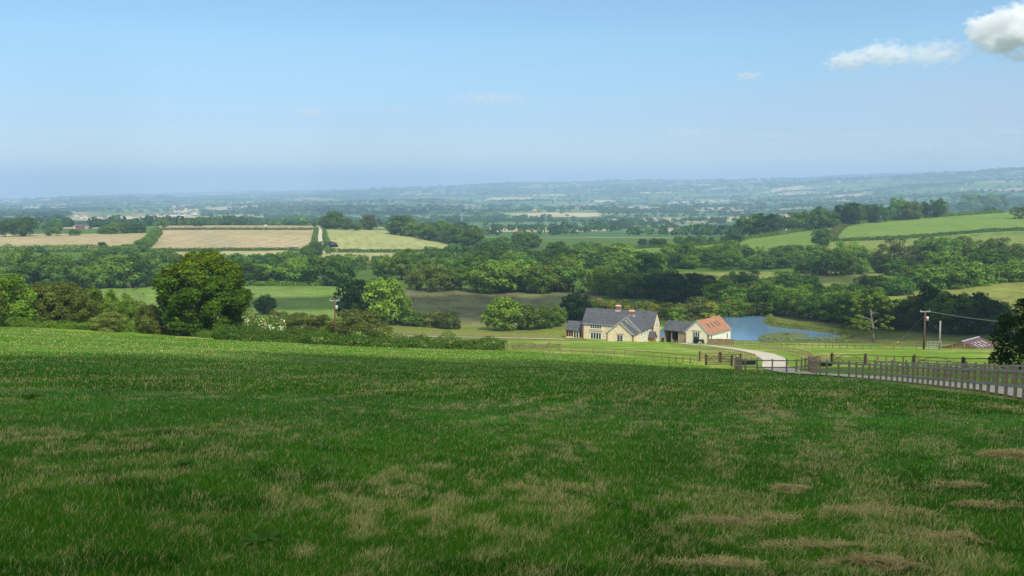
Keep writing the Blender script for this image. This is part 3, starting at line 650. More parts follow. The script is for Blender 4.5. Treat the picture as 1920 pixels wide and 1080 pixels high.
def hedge(name, label, pts, h, w, leaf, tone, cat='hedge', dens=3.0, kind=None, flowers=None, seed=1, jag=.35, group=None):
    """leafy strip along a ground line given as world points"""
    r = np.random.default_rng(seed); P = np.array([q[:2] for q in pts]); P = catmull(P, 10, False)
    seg = np.hypot(*np.diff(P, axis=0).T); cs = np.append(0, np.cumsum(seg)); L = cs[-1]
    n = int(dens * L * (h * 2 + w) / leaf ** 2 * .55); n = min(n, 60000)
    s = r.uniform(0, L, n); x = np.interp(s, cs, P[:, 0]); y = np.interp(s, cs, P[:, 1])
    x2 = np.interp(np.minimum(s + .5, L), cs, P[:, 0]); y2 = np.interp(np.minimum(s + .5, L), cs, P[:, 1]); x1_ = np.interp(np.maximum(s - .5, 0), cs, P[:, 0]); y1_ = np.interp(np.maximum(s - .5, 0), cs, P[:, 1])
    t = unit(np.stack([x2 - x1_, y2 - y1_], 1)); nr = np.stack([-t[:, 1], t[:, 0]], 1)
    th = r.uniform(0, pi, n); bump = 1 - jag + 2 * jag * fbm(s / (h * 1.3) + seed * 9, th * 1.2, seed, 3) + r.normal(0, .07, n); rad = bump * (1 - .35 * r.random(n) ** 2)
    a = np.cos(th) * w / 2 * rad; z = np.sin(th) * h * rad
    X = x + nr[:, 0] * a; Y = y + nr[:, 1] * a; Z = H(X, Y) + z
    d = np.stack([nr[:, 0] * np.cos(th), nr[:, 1] * np.cos(th), np.sin(th)], 1); Nn = unit(d + r.normal(0, .55, (n, 3)))
    tn = r.uniform(.7, 1.3, n) * (.8 + .4 * fbm(s / 6, th, seed + 4, 2)); wm = r.uniform(-.15, .15, n)
    c = np.stack([tn * (1 + wm), tn, tn * (1 - wm)], 1) * np.array(TONE[tone][0])
    if flowers:
        fm = r.random(n) < flowers[1] * sstep(.45, .65, fbm(s / 1.6, th * 2, seed + 2, 2)); c[fm] = np.array(flowers[0]) * r.uniform(.8, 1.2, (fm.sum(), 1))
    V, Q, c2 = leaf_cards(np.stack([X, Y, Z], 1), Nn, leaf * r.uniform(.6, 1.3, n), r, c)
    o = mkobj(name, newmesh(name, V, quads=Q, col=c2, mat=LEAF)); tag(o, label, cat, group, kind); return o
G = lambda L, dmin=0: [gp(a, b, dmin) for a, b in L]
hedge('field_hedge', 'thick low dark hedge running under the left tan field', G([(-40,474),(60,473),(140,472),(230,473)]), 4.5, 9, .8, 'mid', seed=3)
hedge('field_hedge', 'straight dark hedge along the bottom of the pink tan field', G([(281,471),(360,470.5),(460,470),(560,469)]), 2.2, 3, .6, 'dark', seed=4)
hedge('field_hedge', 'straight dark hedge under the pale tramlined field', G([(618,473),(700,473.5),(800,473),(880,471),(985,472)]), 2.5, 4, .6, 'dark', seed=5)
hedge('field_hedge', 'dark hedge along the top of the pink tan field', G([(296,431.5),(400,431),(500,431),(592,431)], 850), 2.2, 3, .7, 'dark', seed=6)
hedge('field_hedge', 'bushy diagonal hedge between the two tan fields', G([(210,478),(250,474),(272,464),(285,450),(296,438)]), 6, 9, .8, 'mid', seed=7)
hedge('field_hedge', 'hedge along the left side of the farm track by the knoll', G([(585,470),(587,455),(590,440),(595,431)]), 3.0, 3, .7, 'mid', seed=8)
hedge('field_hedge', 'hedge along the right side of the farm track by the knoll', G([(616,476),(613,460),(610,445),(608,433)]), 2.5, 3, .7, 'mid', seed=9)
hedge('field_hedge', 'long thin hedge crossing the right hillside between green fields', G([(1562,453),(1640,450),(1720,445.5),(1800,439),(1870,434),(1960,431)]), 2.6, 4, .6, 'dark', seed=10)
hedge('field_hedge', 'hedge climbing from the lone oak to the ridge wood', G([(1556,450),(1562,440),(1572,430),(1585,422)]), 2.4, 10, .8, 'olive', seed=11, jag=.5)
hedge('field_hedge', 'hedge at the top of the right hillside below the ridge wood', G([(1395,449),(1500,434),(1600,420),(1700,411),(1800,404),(1880,399)]), 3.2, 7, .7, 'mid', seed=12)
hedge('field_hedge', 'low ragged hedge running left from the ridge wood', G([(1190,466),(1260,463),(1330,459),(1395,451)]), 2.6, 6, .7, 'dark', seed=13, jag=.5)
hedge('field_hedge', 'leafy hedge bottom along the far side of left green field', G([(440,536),(520,536),(640,535)]), 2.2, 5, .6, 'mid', seed=14)
hedge('field_hedge', 'hedge bottom above the rushy field at far right', G([(1560,566),(1640,556),(1740,540),(1830,530),(1950,527)]), 3.5, 7, .6, 'mid', seed=15)
hedge('nettle_bank', 'dark overgrown bank below the rusty pole and olive bushes', G([(400,636),(470,639),(560,643),(650,648),(740,651),(850,654),(948,657)], 100), 1.7, 4.0, .16, 'dark', 'undergrowth', seed=16, jag=.85)
hedge('nettle_bank', 'low green verge under the left hedgerow bushes', G([(-80,609),(60,614),(150,618),(240,622),(330,628),(410,635)], 100), 1.2, 3.4, .16, 'mid', 'undergrowth', seed=17, jag=.6)
hedge('elder_bush', 'bush covered with white blossom right of the maple', G([(462,632),(490,634),(535,636)], 100), 3.4, 4.2, .22, 'mid', 'bush', seed=18, flowers=((.80, .80, .62), .45))
hedge('foxglove_clump', 'purple foxgloves behind the left end of the rail fence', G([(958,655),(1000,655.5),(1052,656.5)], 100), 1.0, 1.2, .12, 'olive', 'flowers', seed=19, flowers=((.32, .10, .30), .6), dens=1.2)
hedge('shore_reeds', 'strip of green reeds along the far pond shore', [tuple(POND[i]) for i in range(12, 66)], 1.1, 3.2, .28, 'pale', 'reeds', kind='stuff', seed=20, dens=2.0)
# island
isl = np.array([onz(a, b, WZ) for a, b in [(1422,631),(1442,626),(1475,624),(1506,626),(1513,630.5),(1490,634),(1450,634)]]); isl = catmull(isl, 6)
ic = isl.mean(0); V = [(x, y, WZ + .05) for x, y in isl] + [((x - ic[0]) * .7 + ic[0], (y - ic[1]) * .7 + ic[1], WZ + .5) for x, y in isl]; n = len(isl)
F = [(i, (i + 1) % n, n + (i + 1) % n, n + i) for i in range(n)] + [tuple(range(n, 2 * n))]
o = mkobj('pond_island', newmesh('pond_island', V, F, mat=surf('island_soil', (.10, .12, .04), .95))); tag(o, None, None, kind='structure')
hedge('island_reeds', 'reeds and sedge covering the small pond island', [isl[i] for i in (1, 3, 8, 12)] + [isl[20]], 1.2, 8.0, .30, 'olive', 'reeds', kind='stuff', seed=22, dens=2.4, jag=.5)
hedge('island_scrub', 'darker low bushes in the middle of the pond island', [isl[10] * .4 + ic * .6, ic, isl[28] * .35 + ic * .65], 2.2, 5, .35, 'dark', 'bush', seed=23, jag=.6)
T(1434, 631, 12, .45, 'deep', 'tall', 'small dark upright shrub on the left tip of the pond island', cat='bush', name='island_shrub', dmin=262)

# ---- pond water
n = len(POND)
o = mkobj('pond_water', newmesh('pond_water', [(x, y, WZ) for x, y in POND], [tuple(range(n))])); tag(o, 'blue pond reflecting the sky behind the barn', 'water', kind='structure')
m, N, L = nt('pond_water'); out = N.new('ShaderNodeOutputMaterial'); b = N.new('ShaderNodeBsdfPrincipled'); L.new(b.outputs[0], out.inputs[0])
b.inputs['Base Color'].default_value = (.10, .19, .29, 1); b.inputs['Roughness'].default_value = .16; b.inputs['IOR'].default_value = 1.33; b.inputs['Specular IOR Level'].default_value = .6
w = N.new('ShaderNodeTexNoise'); w.inputs['Scale'].default_value = 1.2; geo = N.new('ShaderNodeNewGeometry'); L.new(geo.outputs['Position'], w.inputs['Vector']); bp = N.new('ShaderNodeBump'); bp.inputs['Strength'].default_value = .12; bp.inputs['Distance'].default_value = .2; L.new(w.outputs[0], bp.inputs['Height']); L.new(bp.outputs[0], b.inputs['Normal'])
o.data.materials.append(m)


# ------------------------------------------------------------------ vale woodland beyond the ridge
def far_positions(n, d0, d1, seed, hed=.07, wthr=.60):
    r = np.random.default_rng(seed); az = r.uniform(-radians(32), radians(32), n); D = np.exp(r.uniform(math.log(d0), math.log(d1), n))
    x = D * np.sin(az); y = D * np.cos(az); ids, e = cells(x, y)
    wd = fbm(x / 520 + 11, y / 430, 123, 3); cellwood = (ids % 15) == 0
    keep = ((e < hed * (1 + wd)) & (r.random(n) < .92)) | (wd > wthr) | cellwood | (r.random(n) < .012)
    px, row = proj(x, y, H0(x, y))
    # keep the named tan strip and the track knoll free
    keep &= ~((D < 1320) & (px > 280) & (px < 610)); keep &= ~((D < 1450) & (px > 1380)); keep &= ~((D < 1300) & (px < 300))
    for a, b, c, d in CLEAR: keep &= ~((px > a) & (px < b) & (row > c) & (row < d))
    return x[keep], y[keep], D[keep]
CLEAR = [(930,1010,402,407),(1100,1180,440,452),(735,790,418,421),(130,380,396,423),(40,80,386,394),(868,905,386,396),(1078,1124,384,393),(1178,1220,384,395),(1795,1920,352,362),(130,175,424,434),(1250,1265,430,440)]
def far_mass(name, label, n, d0, d1, seed, cards, size, hts, hed, wthr):
    x, y, D = far_positions(n, d0, d1, seed, hed, wthr); m = len(x); r = np.random.default_rng(seed + 1)
    z = H(x, y); h = r.uniform(hts[0], hts[1], m) * (1 + .4 * (r.random(m) < .08)); w = h * r.uniform(.5, .85, m) * size
    k = cards; d = unit(r.normal(size=(m, k, 3)) + np.array([0, 0, .35])); d[..., 2] = np.abs(d[..., 2]) * np.where(r.random((m, k)) < .85, 1, -.4)
    rad = r.uniform(.75, 1.05, (m, k, 1)) * (1 + .18 * np.sin(d[..., :1] * 7 + x[:, None, None]))
    P = np.stack([x[:, None] + d[..., 0] * w[:, None] * rad[..., 0], y[:, None] + d[..., 1] * w[:, None] * rad[..., 0], z[:, None] + h[:, None] * .5 + d[..., 2] * h[:, None] * .5 * rad[..., 0]], -1).reshape(-1, 3)
    Nn = unit(d + r.normal(0, .3, d.shape)).reshape(-1, 3)
    s = (np.repeat(w, k) * 2.9 / sqrt(k)) * r.uniform(.8, 1.25, m * k)
    base = np.array([.048, .110, .024]) * r.uniform(.6, 1.35, (m, 1)) * (1 + .25 * (noise(x / 300, y / 300, 4) - .5))[:, None]
    base = np.where(r.random((m, 1)) < .12, base * np.array([1.6, 1.35, .9]), base)
    c = np.repeat(base, k, axis=0) * r.uniform(.8, 1.2, (m * k, 1))
    V, Q, c2 = leaf_cards(P, Nn, s, r, c)
    o = mkobj(name, newmesh(name, V, quads=Q, col=c2, mat=LEAF)); tag(o, label, 'woodland', kind='stuff'); return m
print('far', far_mass('woodland', 'woods and hedgerow trees of the vale just beyond the tan fields', 11000, 1230, 3300, 71, 60, 1.0, (8, 13), .06, .61),
 far_mass('distant_woodland', 'blue green woods and hedgerows far out in the vale', 40000, 3300, 9000, 72, 18, 1.3, (7, 12), .05, .62),
 far_mass('horizon_woodland', 'hazy woods along the farthest hills below the sky', 26000, 9000, 20000, 73, 12, 2.4, (10, 18), .05, .60))

# ------------------------------------------------------------------ air
zlo = float(gzz.min()) - 1; ztop = max(30.0, float(gzz.max()) + 26)
m = MB(); m.box(-16000, 16000, -400, 24500, zlo, ztop)
m, N, L = nt('air'); out = N.new('ShaderNodeOutputMaterial'); v = N.new('ShaderNodeVolumePrincipled'); v.inputs['Color'].default_value = (.48, .69, 1.0, 1); v.inputs['Density'].default_value = 1.4e-4; v.inputs['Anisotropy'].default_value = 0.0
L.new(v.outputs[0], out.inputs['Volume'])
# the box reaches past the ground sheet on every side so that no ground lies outside it
bx = MB(); bx.box(-27000, 27000, -27000, 27500, zlo, ztop); hz = bx.build('haze', m); tag(hz, 'thin blue summer haze over the vale', 'haze', kind='stuff')
# ------------------------------------------------------------------ buildings
STONE = surf('cream_stone', (.86, .75, .52), .9, .07, 1.2, brick=(.55, .24, .02, (.75, .7, .6), 'z'))
STONEP = surf('pale_stone', (.88, .81, .62), .9, .08, 1.2, brick=(.55, .24, .02, (.85, .82, .75), 'z'))
CREAM = surf('cream_render', (.90, .80, .60), .85, .05, .8)
WHITE = surf('white_render', (.80, .77, .66), .85, .04, .8)
SLATE = surf('blue_slate', (.125, .132, .150), .6, .22, 1.6, brick=(.5, .22, .03, (.55, .55, .55), 'z'))
TILE = surf('orange_tile', (.50, .25, .14), .8, .22, 1.3, color2=(.34, .17, .10), brick=(.33, .2, .03, (.6, .55, .5), 'z'))
BRICK = surf('red_brick', (.42, .15, .085), .85, .2, 3, brick=(.5, .15, .06, (.9, .8, .75), 'z'))
FRAMEW = surf('white_paint', (.78, .78, .74), .5, .03, 3)
LEAD = surf('lead_flashing', (.42, .44, .47), .6, .1, 3)
OAK = surf('fresh_oak', (.50, .27, .09), .7, .15, 4)
OAKG = surf('weathered_boards', (.40, .32, .20), .8, .15, 3)
SHADEIN = surf('interior_shade', (.03, .027, .025), .9, .1, 1)
MAROON = surf('maroon_sheet', (.12, .055, .055), .55, .12, 2)
CLEARSH = surf('rooflight_sheet', (.42, .45, .50), .35, .08, 2)
STONEWALL = surf('dry_stone', (.48, .38, .24), .95, .25, 3, brick=(.4, .15, .05, (.45, .4, .35), 'z'))
BLACK = surf('black_plastic', (.012, .012, .014), .4, .1, 3); NAVY = surf('navy_paint', (.02, .03, .06), .35, .1, 2)
YELLOW = surf('yellow_sleeve', (.75, .55, .02), .5, .05, 2); STEEL = surf('galvanised_steel', (.45, .47, .48), .45, .1, 4, metallic=.4)
RED = surf('red_paint', (.42, .08, .04), .6, .1, 3); POLEW = surf('brown_pole_wood', (.17, .085, .05), .9, .2, 4); POTM = surf('terracotta', (.55, .20, .10), .8, .1, 4)
m, N, L = nt('window_glass'); out = N.new('ShaderNodeOutputMaterial'); b = N.new('ShaderNodeBsdfPrincipled'); L.new(b.outputs[0], out.inputs[0]); b.inputs['Base Color'].default_value = (.012, .016, .022, 1); b.inputs['Roughness'].default_value = .06; GLASS = m

def window(parent, p, face, w, h, lights=2, rows=2, frame=.09, name='window', sill=True):
    """p = lower middle of the opening on the wall face; face 'f' looks to -Y, 'r' to +X, 'l' to -X"""
    rz = {'f': 0, 'r': pi / 2, 'l': -pi / 2}[face]
    m = MB(); t = frame
    m.box(-w/2 - .02, w/2 + .02, -.07, .02, h - t, h + .02); m.box(-w/2 - .02, w/2 + .02, -.07, .02, 0, t)
    for x in (-w/2 + t/2, w/2 - t/2): m.box(x - t/2, x + t/2, -.068, .02, t, h - t)
    for i in range(1, lights): x = -w/2 + w * i / lights; m.box(x - t*.6, x + t*.6, -.066, .02, t, h - t)
    for j in range(1, rows):
        z = h * j / rows; m.box(-w/2 + t, w/2 - t, -.055, .02, z - .02, z + .02)
    o = m.build(name, FRAMEW, parent, loc=p); o.rotation_euler = (0, 0, rz)
    g = MB(); g.box(-w/2 + t*.5, w/2 - t*.5, -.035, .015, t*.5, h - t*.5); g.build('pane', GLASS, o)
    if sill: s_ = MB(); s_.box(-w/2 - .15, w/2 + .15, -.16, .01, -.14, -.003); s_.build('sill', WHITE, o)
    return o
def gable_y(name, mat, parent, x0, x1, y0, y1, ze, zr, th=.18, oh=.28, ohy=.22):
    """pitched roof, ridge along Y"""
    xm = (x0 + x1) / 2; s = (zr - ze) / (xm - x0); m = MB()
    m.prism([(x0 - oh, ze - oh * s), (xm, zr), (x1 + oh, ze - oh * s), (x1 + oh, ze - oh * s + th), (xm, zr + th), (x0 - oh, ze - oh * s + th)], y0 - ohy, y1 + ohy)
    return m.build(name, mat, parent)
def gable_x(name, mat, parent, x0, x1, y0, y1, ze, zr, th=.18, oh=.28, ohx=.22):
    ym = (y0 + y1) / 2; s = (zr - ze) / (ym - y0)
    prof = [(y0 - oh, ze - oh * s), (ym, zr), (y1 + oh, ze - oh * s), (y1 + oh, ze - oh * s + th), (ym, zr + th), (y0 - oh, ze - oh * s + th)]
    n = 6; vs = [(x0 - ohx, y, z) for y, z in prof] + [(x1 + ohx, y, z) for y, z in prof]
    m = MB(); m.add(vs, [tuple(range(n)), tuple(range(2 * n - 1, n - 1, -1))] + [(i, i + n, (i + 1) % n + n, (i + 1) % n) for i in range(n)])
    return m.build(name, mat, parent)
def wall_y(m, x0, x1, y0, y1, ze, zr, zb=-4): m.prism([(x0, zb), (x1, zb), (x1, ze), ((x0 + x1) / 2, zr), (x0, ze)], y0, y1)
def wall_x(m, x0, x1, y0, y1, ze, zr, zb=-4):
    prof = [(y0, zb), (y1, zb), (y1, ze), ((y0 + y1) / 2, zr), (y0, ze)]; n = 5
    vs = [(x0, y, z) for y, z in prof] + [(x1, y, z) for y, z in prof]
    m.add(vs, [tuple(range(n)), tuple(range(2 * n - 1, n - 1, -1))] + [(i, i + n, (i + 1) % n + n, (i + 1) % n) for i in range(n)])
def quoin(m, x, y, z0, z1, sx, sy):
    """toothed brick corner at (x,y); sx,sy give the direction the teeth run along the two walls"""
    z = z0; k = 0
    while z < z1 - .1:
        l = .42 if k % 2 else .24
        xa, xb = sorted((x - sx * .03, x + sx * l)); ya, yb = sorted((y - sy * .03, y + sy * (.66 - l))); m.box(xa, xb, ya, yb, z, z + .298); z += .3; k += 1

# farmhouse
az0 = float(az_of(1093)); D0 = 286.0; rz = -radians(24.5)
fx, fy = D0 * sin(az0), D0 * cos(az0); fz = float(z_of(637.0, D0, az0))
fh = thing('farmhouse', 'cream stone farmhouse with slate roofs, two brick chimneys and front gabled wing', 'house', (fx, fy, fz), rz)
w = MB(); wall_x(w, 0, 21.0, 0, 7, 5.0, 8.75); w.build('main_wall', STONE, fh)
w = MB(); wall_y(w, 12.3, 20.2, -9.6, 2, 4.95, 8.6); w.build('wing_wall', STONEP, fh)
w = MB(); wall_y(w, 11.9, 19.5, -13.4, -9, 4.5, 7.65, -3); w.build('front_gable_wall', STONE, fh)
r1 = gable_x('main_roof', SLATE, fh, 0, 21.0, 0, 7, 5.0, 8.75)
gable_y('wing_roof', SLATE, fh, 12.3, 20.2, -9.6, 3.2, 4.95, 8.6)
gable_y('front_gable_roof', SLATE, fh, 11.9, 19.5, -13.4, -8.9, 4.5, 7.65)
def verge(p0, p1, y, parent, name='bargeboard', mat=LEAD, t=.12):
    m = MB(); m.bar((p0[0], y, p0[1]), (p1[0], y, p1[1]), t, .22); m.build(name, mat, parent)
for (x0, x1, ze, zr, y) in [(12.3, 20.2, 4.95, 8.6, -9.6), (11.9, 19.5, 4.5, 7.65, -13.4)]:
    s = (zr - ze) / ((x1 - x0) / 2)
    verge((x0 - .3, ze - .3 * s + .1), ((x0 + x1) / 2, zr + .1), y - .27, fh, mat=LEAD); verge(((x0 + x1) / 2, zr + .1), (x1 + .3, ze - .3 * s + .1), y - .27, fh, mat=LEAD)
q = MB(); quoin(q, 0, 0, -.5, 4.9, 1, 1); quoin(q, 11.9, -13.4, -.5, 4.4, 1, 1); quoin(q, 19.5, -13.4, -.5, 4.4, -1, 1); quoin(q, 21.0, 0, -.5, 4.9, -1, 1); quoin(q, 21.0, 7, -.5, 4.9, -1, -1)
q.build('brick_quoins', BRICK, fh)
for x, y, zb, zt in [(9.6, 3.5, 7.6, 10.15), (16.25, -4.7, 7.6, 9.95)]:
    c = MB(); c.box(x - .62, x + .62, y - .42, y + .42, zb, zt - .25); ch = c.build('chimney', BRICK, fh)
    c = MB(); c.box(x - .72, x + .72, y - .52, y + .52, zt - .25, zt - .05); c.build('chimney_cap', FRAMEW, ch)
    for dx in (-.3, .3): c = MB(); c.tube([(x + dx, y, zt - .05), (x + dx, y, zt + .5)], [.17, .13], 8); c.build('chimney_pot', POTM, ch)
    c = MB(); c.box(x - .78, x + .78, y - .58, y + .58, zb, 8.86 if y > 0 else 8.72); c.build('flashing', LEAD, ch)
window(fh, (4.05, 0, 3.45), 'f', 3.4, 1.15, 5, 2); window(fh, (4.1, 0, .35), 'f', 3.3, 2.15, 4, 1, .16, 'french_doors', False); window(fh, (10.6, 0, 3.5), 'f', 2.2, 1.1, 4, 2)
window(fh, (15.75, -13.4, 2.35), 'f', 1.7, 1.9, 2, 3)
for y in (-8.2, -5.6, -3.1): window(fh, (20.2, y, 3.45), 'r', 1.2, 1.1, 2, 2)
window(fh, (20.2, -7.8, .6), 'r', 1.2, 1.3, 2, 2); window(fh, (21.0, 3.6, 4.4), 'r', 1.2, 1.5, 2, 3); window(fh, (21.0, 3.6, .9), 'r', 1.6, 1.5, 2, 3)
for p_, ln, rzz in [((4.1, -.03, 2.52), 3.9, 0), ((15.75, -13.43, 4.27), 2.1, 0)]:
    c = MB(); c.box(-ln/2, ln/2, -.03, .02, 0, .24); c.build('brick_lintel', BRICK, fh, loc=p_)
c = MB(); c.box(0, 12.2, -.36, -.24, 4.72, 4.84); c.build('gutter', LEAD, fh)
c = MB(); c.tube([(20.28, -9.2, -2), (20.28, -9.2, 4.7)], .07, 6); c.build('downpipe', FRAMEW, fh)
po = MB(); po.box(20.2, 21.9, -1.9, -1.75, -.5, 2.3); po.box(20.2, 21.9, -.35, -.2, -.5, 2.3); po.bar((21.8, -1.85, 2.2), (21.8, -1.05, 3.5), .14); po.bar((21.8, -.25, 2.2), (21.8, -1.05, 3.5), .14); po.bar((21.8, -1.85, 2.2), (21.8, -.25, 2.2), .14)
pr = po.build('porch', OAK, fh)
prf = gable_x('porch_roof', SLATE, pr, 20.25, 22.0, -2.1, 0.0, 2.35, 3.75, .14, .2, .1)
c = MB(); c.box(20.2, 20.26, -1.5, -.6, .0, 2.05); c.build('door', OAK, pr)
# garden room
w = MB(); w.box(-5.6, 0, 1.1, 1.25, -3, .55); w.box(-5.6, -5.45, 1.25, 5.5, -3, 2.3); w.box(-5.6, 0, 5.5, 5.65, -3, 2.3); gr = w.build('garden_room', STONEP, fh)
po = MB()
for x in (-5.5, -4.75, -4.05, -3.35, -1.45, -.75, -.12): po.box(x - .09, x + .09, 1.02, 1.24, .55 if x not in (-3.35, -1.45) else -.3, 2.35)
po.box(-5.62, 0, .98, 1.26, 2.35, 2.6); po.build('oak_frame', OAK, gr)
g = MB(); g.box(-5.45, -.05, 1.16, 1.2, .55, 2.35); g.build('glazing', GLASS, gr)
window(gr, (-2.4, 1.08, .15), 'f', 1.7, 2.15, 2, 1, .16, 'glazed_doors', False)
gable_x('slate_roof', SLATE, gr, -5.6, -.1, 1.1, 5.65, 2.65, 4.75, .16, .35, .15)

# barn
azb = float(az_of(1286)); Db = 281.0; bx_, by_ = Db * sin(azb), Db * cos(azb); bz = float(z_of(641.5, Db, azb)); rb = -radians(37.5)
bn = thing('barn', 'cream rendered barn with orange clay tile roof beside the pond', 'barn', (bx_, by_, bz), rb)
w = MB(); wall_y(w, 0, 7.2, 0, 14.0, 2.95, 6.25, -3); w.build('gable_wall', CREAM, bn)
w = MB(); w.box(7.2, 7.24, .4, 13.98, -3, 2.9); w.build('side_wall', WHITE, bn)
gable_y('tile_roof', TILE, bn, 0, 7.2, 0, 14.0, 2.95, 6.25, .16, .25, .12)
for (a, b) in [((-.3, 2.75), (3.6, 6.36)), ((3.6, 6.36), (7.5, 2.75))]: verge(a, b, -.14, bn, 'verge_board', LEAD, .08)
window(bn, (3.5, 0, .2), 'f', 2.2, 3.1, 3, 2, .16, 'glazed_screen', False)
c = MB(); c.box(2.1, 4.95, -.09, .02, 3.33, 3.6); c.build('oak_lintel', OAKG, bn)
s = (6.25 - 2.95) / 3.6
for y in (3.2, 5.6, 8.0, 9.6):
    k = MB()
    for t0, t1 in [(.36, .66)]:
        xa = 3.6 + 3.6 * t0; xb = 3.6 + 3.6 * t1; za = 6.25 - (xa - 3.6) * s + .19; zb_ = 6.25 - (xb - 3.6) * s + .19
        k.add([(xa, y, za), (xb, y, zb_), (xb, y + .5, zb_), (xa, y + .5, za), (xa, y, za + .07), (xb, y, zb_ + .07), (xb, y + .5, zb_ + .07), (xa, y + .5, za + .07)], [(3,2,1,0),(4,5,6,7),(0,1,5,4),(1,2,6,5),(2,3,7,6),(3,0,4,7)])
    k.build('rooflight', GLASS, bn)
q = MB(); quoin(q, 7.2, 0, -.5, 2.8, -1, 1); quoin(q, 0, 0, -.5, 2.8, 1, 1); q.build('stone_quoins', STONEWALL, bn)
window(bn, (7.24, 11.7, .3), 'r', .8, 1.6, 1, 1, .1); window(bn, (7.24, 1.6, .5), 'r', .8, 2.0, 1, 1, .1)
c = MB(); c.box(7.44, 7.56, -.05, 14.05, 2.55, 2.66); c.build('gutter', LEAD, bn)
# cart shed
cs = thing('cart_shed', 'low slate roofed open fronted cart shed left of the barn', 'shed', (bx_, by_, bz + .35), rb)
w = MB(); w.box(-8.9, -8.72, 4.2, 9.2, -3, 2.1); w.box(-8.9, 0, 9.05, 9.2, -3, 2.1); w.box(-4.3, 0, 4.2, 4.35, -3, 2.1); w.build('board_wall', OAKG, cs)
w = MB(); w.box(-8.7, -4.32, 7.5, 7.6, -3, 2.1); w.build('shade_sheet', SHADEIN, cs)  # near-black sheet, paints the shade inside the open bay
w = MB(); [w.box(x - .1, x + .1, 4.18, 4.38, -3, 2.1) for x in (-8.8, -6.5, -4.3)]; w.build('oak_posts', OAKG, cs)
gable_x('slate_roof', SLATE, cs, -9.0, .4, 4.2, 9.2, 2.05, 4.35, .15, .3, .1)
# shed with maroon roof
azs_ = float(az_of(1771)); Ds = 249.0; sx_, sy_ = Ds * sin(azs_), Ds * cos(azs_); sz = h1(sx_, sy_)
ze = float(z_of(652, Ds, azs_)) - sz; ms = thing('timber_shed', 'long low timber shed under a maroon sheet roof with pale rooflight strips', 'shed', (sx_, sy_, sz), -radians(45))
w = MB(); wall_y(w, 0, 9.2, 0, 9.6, ze, ze + 1.9, -2); w.build('board_wall', OAK, ms)
gable_y('sheet_roof', MAROON, ms, 0, 9.2, 0, 9.6, ze, ze + 1.9, .08, .35, .35)
s = 1.9 / 4.6
for y in (1.8, 3.6, 5.4, 7.4):
    k = MB(); xa, xb = 5.8, 7.9; za = ze + 1.9 - (xa - 4.6) * s + .10; zb_ = ze + 1.9 - (xb - 4.6) * s + .10
    k.add([(xa, y, za), (xb, y, zb_), (xb, y + .5, zb_), (xa, y + .5, za), (xa, y, za + .04), (xb, y, zb_ + .04), (xb, y + .5, zb_ + .04), (xa, y + .5, za + .04)], [(3,2,1,0),(4,5,6,7),(0,1,5,4),(1,2,6,5),(2,3,7,6),(3,0,4,7)]); k.build('rooflight', CLEARSH, ms)
k = MB(); k.bar((4.6, -.35, ze + 2.02), (4.6, 9.95, ze + 2.02), .5, .1); k.build('ridge_cap', CLEARSH, ms)
k = MB(); k.box(4.0, 5.2, -.04, .0, ze + .35, ze + 1.1); k.build('hatch', OAKG, ms)

# ------------------------------------------------------------------ ribbons on the ground
def resample(P, step):
    P = np.asarray(P)[:, :2]; seg = np.hypot(*np.diff(P, axis=0).T); cs = np.append(0, np.cumsum(seg)); n = max(2, int(round(cs[-1] / step)) + 1); s = np.linspace(0, cs[-1], n)
    return np.stack([np.interp(s, cs, P[:, 0]), np.interp(s, cs, P[:, 1])], 1)
def ribbon(name, label, pts, width, mat, lift=.05, kind='structure', cat=None, step=1.5):
    P = resample(catmull(np.array([p[:2] for p in pts]), 8, False), step); t = unit(np.gradient(P, axis=0)); nr = np.stack([-t[:, 1], t[:, 0]], 1)
    K = 7; off = np.linspace(-.5, .5, K)[None] * (np.interp(np.linspace(0, 1, len(P)), np.linspace(0, 1, len(width)), width)[:, None] if isinstance(width, tuple) else width); jit = 1 + .08 * (fbm(P[:, 0] / 2, P[:, 1] / 2, 9, 2) - .5)
    X = P[:, None, 0] + nr[:, None, 0] * off * jit[:, None]; Y = P[:, None, 1] + nr[:, None, 1] * off * jit[:, None]
    Z = H(X.ravel(), Y.ravel()).reshape(X.shape) + lift; n = len(P)
    V = np.stack([X, Y, Z], -1).reshape(-1, 3); I, J = np.meshgrid(np.arange(n - 1), np.arange(K - 1), indexing='ij'); Q = np.stack([I*K+J, I*K+J+1, (I+1)*K+J+1, (I+1)*K+J], -1).reshape(-1, 4)
    o = mkobj(name, newmesh(name, V, quads=Q, smooth=True, mat=mat)); tag(o, label, cat, None, kind); return o
CONC = surf('pale_concrete', (.50, .45, .37), .9, .12, .5, color2=(.40, .35, .28), detail=6)
DRV = [(2050,760),(1920,740),(1850,730),(1760,720),(1660,711),(1580,705),(1530,702),(1490,699),(1462,693),(1452,685),(1452,676),(1440,668),(1420,662),(1385,656),(1340,650),(1300,646),(1278,643.5)]
ribbon('driveway', 'pale concrete driveway winding down to the barn', [gp(a, b) for a, b in DRV], (2.3, 2.4, 2.6, 2.8, 3.3, 3.6, 3.6, 3.6, 3.6), CONC, .07)
ribbon('farm_track', 'pale farm track climbing to the knoll', [gp(a, b) for a, b in [(604,472),(602,458),(600,445),(601,434),(598,427)]], 3.4, CONC, .25, step=8)
ribbon('gravel_path', 'thin gravel track behind the lawn left of the house', [gp(a, b) for a, b in [(700,629),(800,631),(900,633),(1000,635),(1060,637)]], 2.6, CONC, .1)

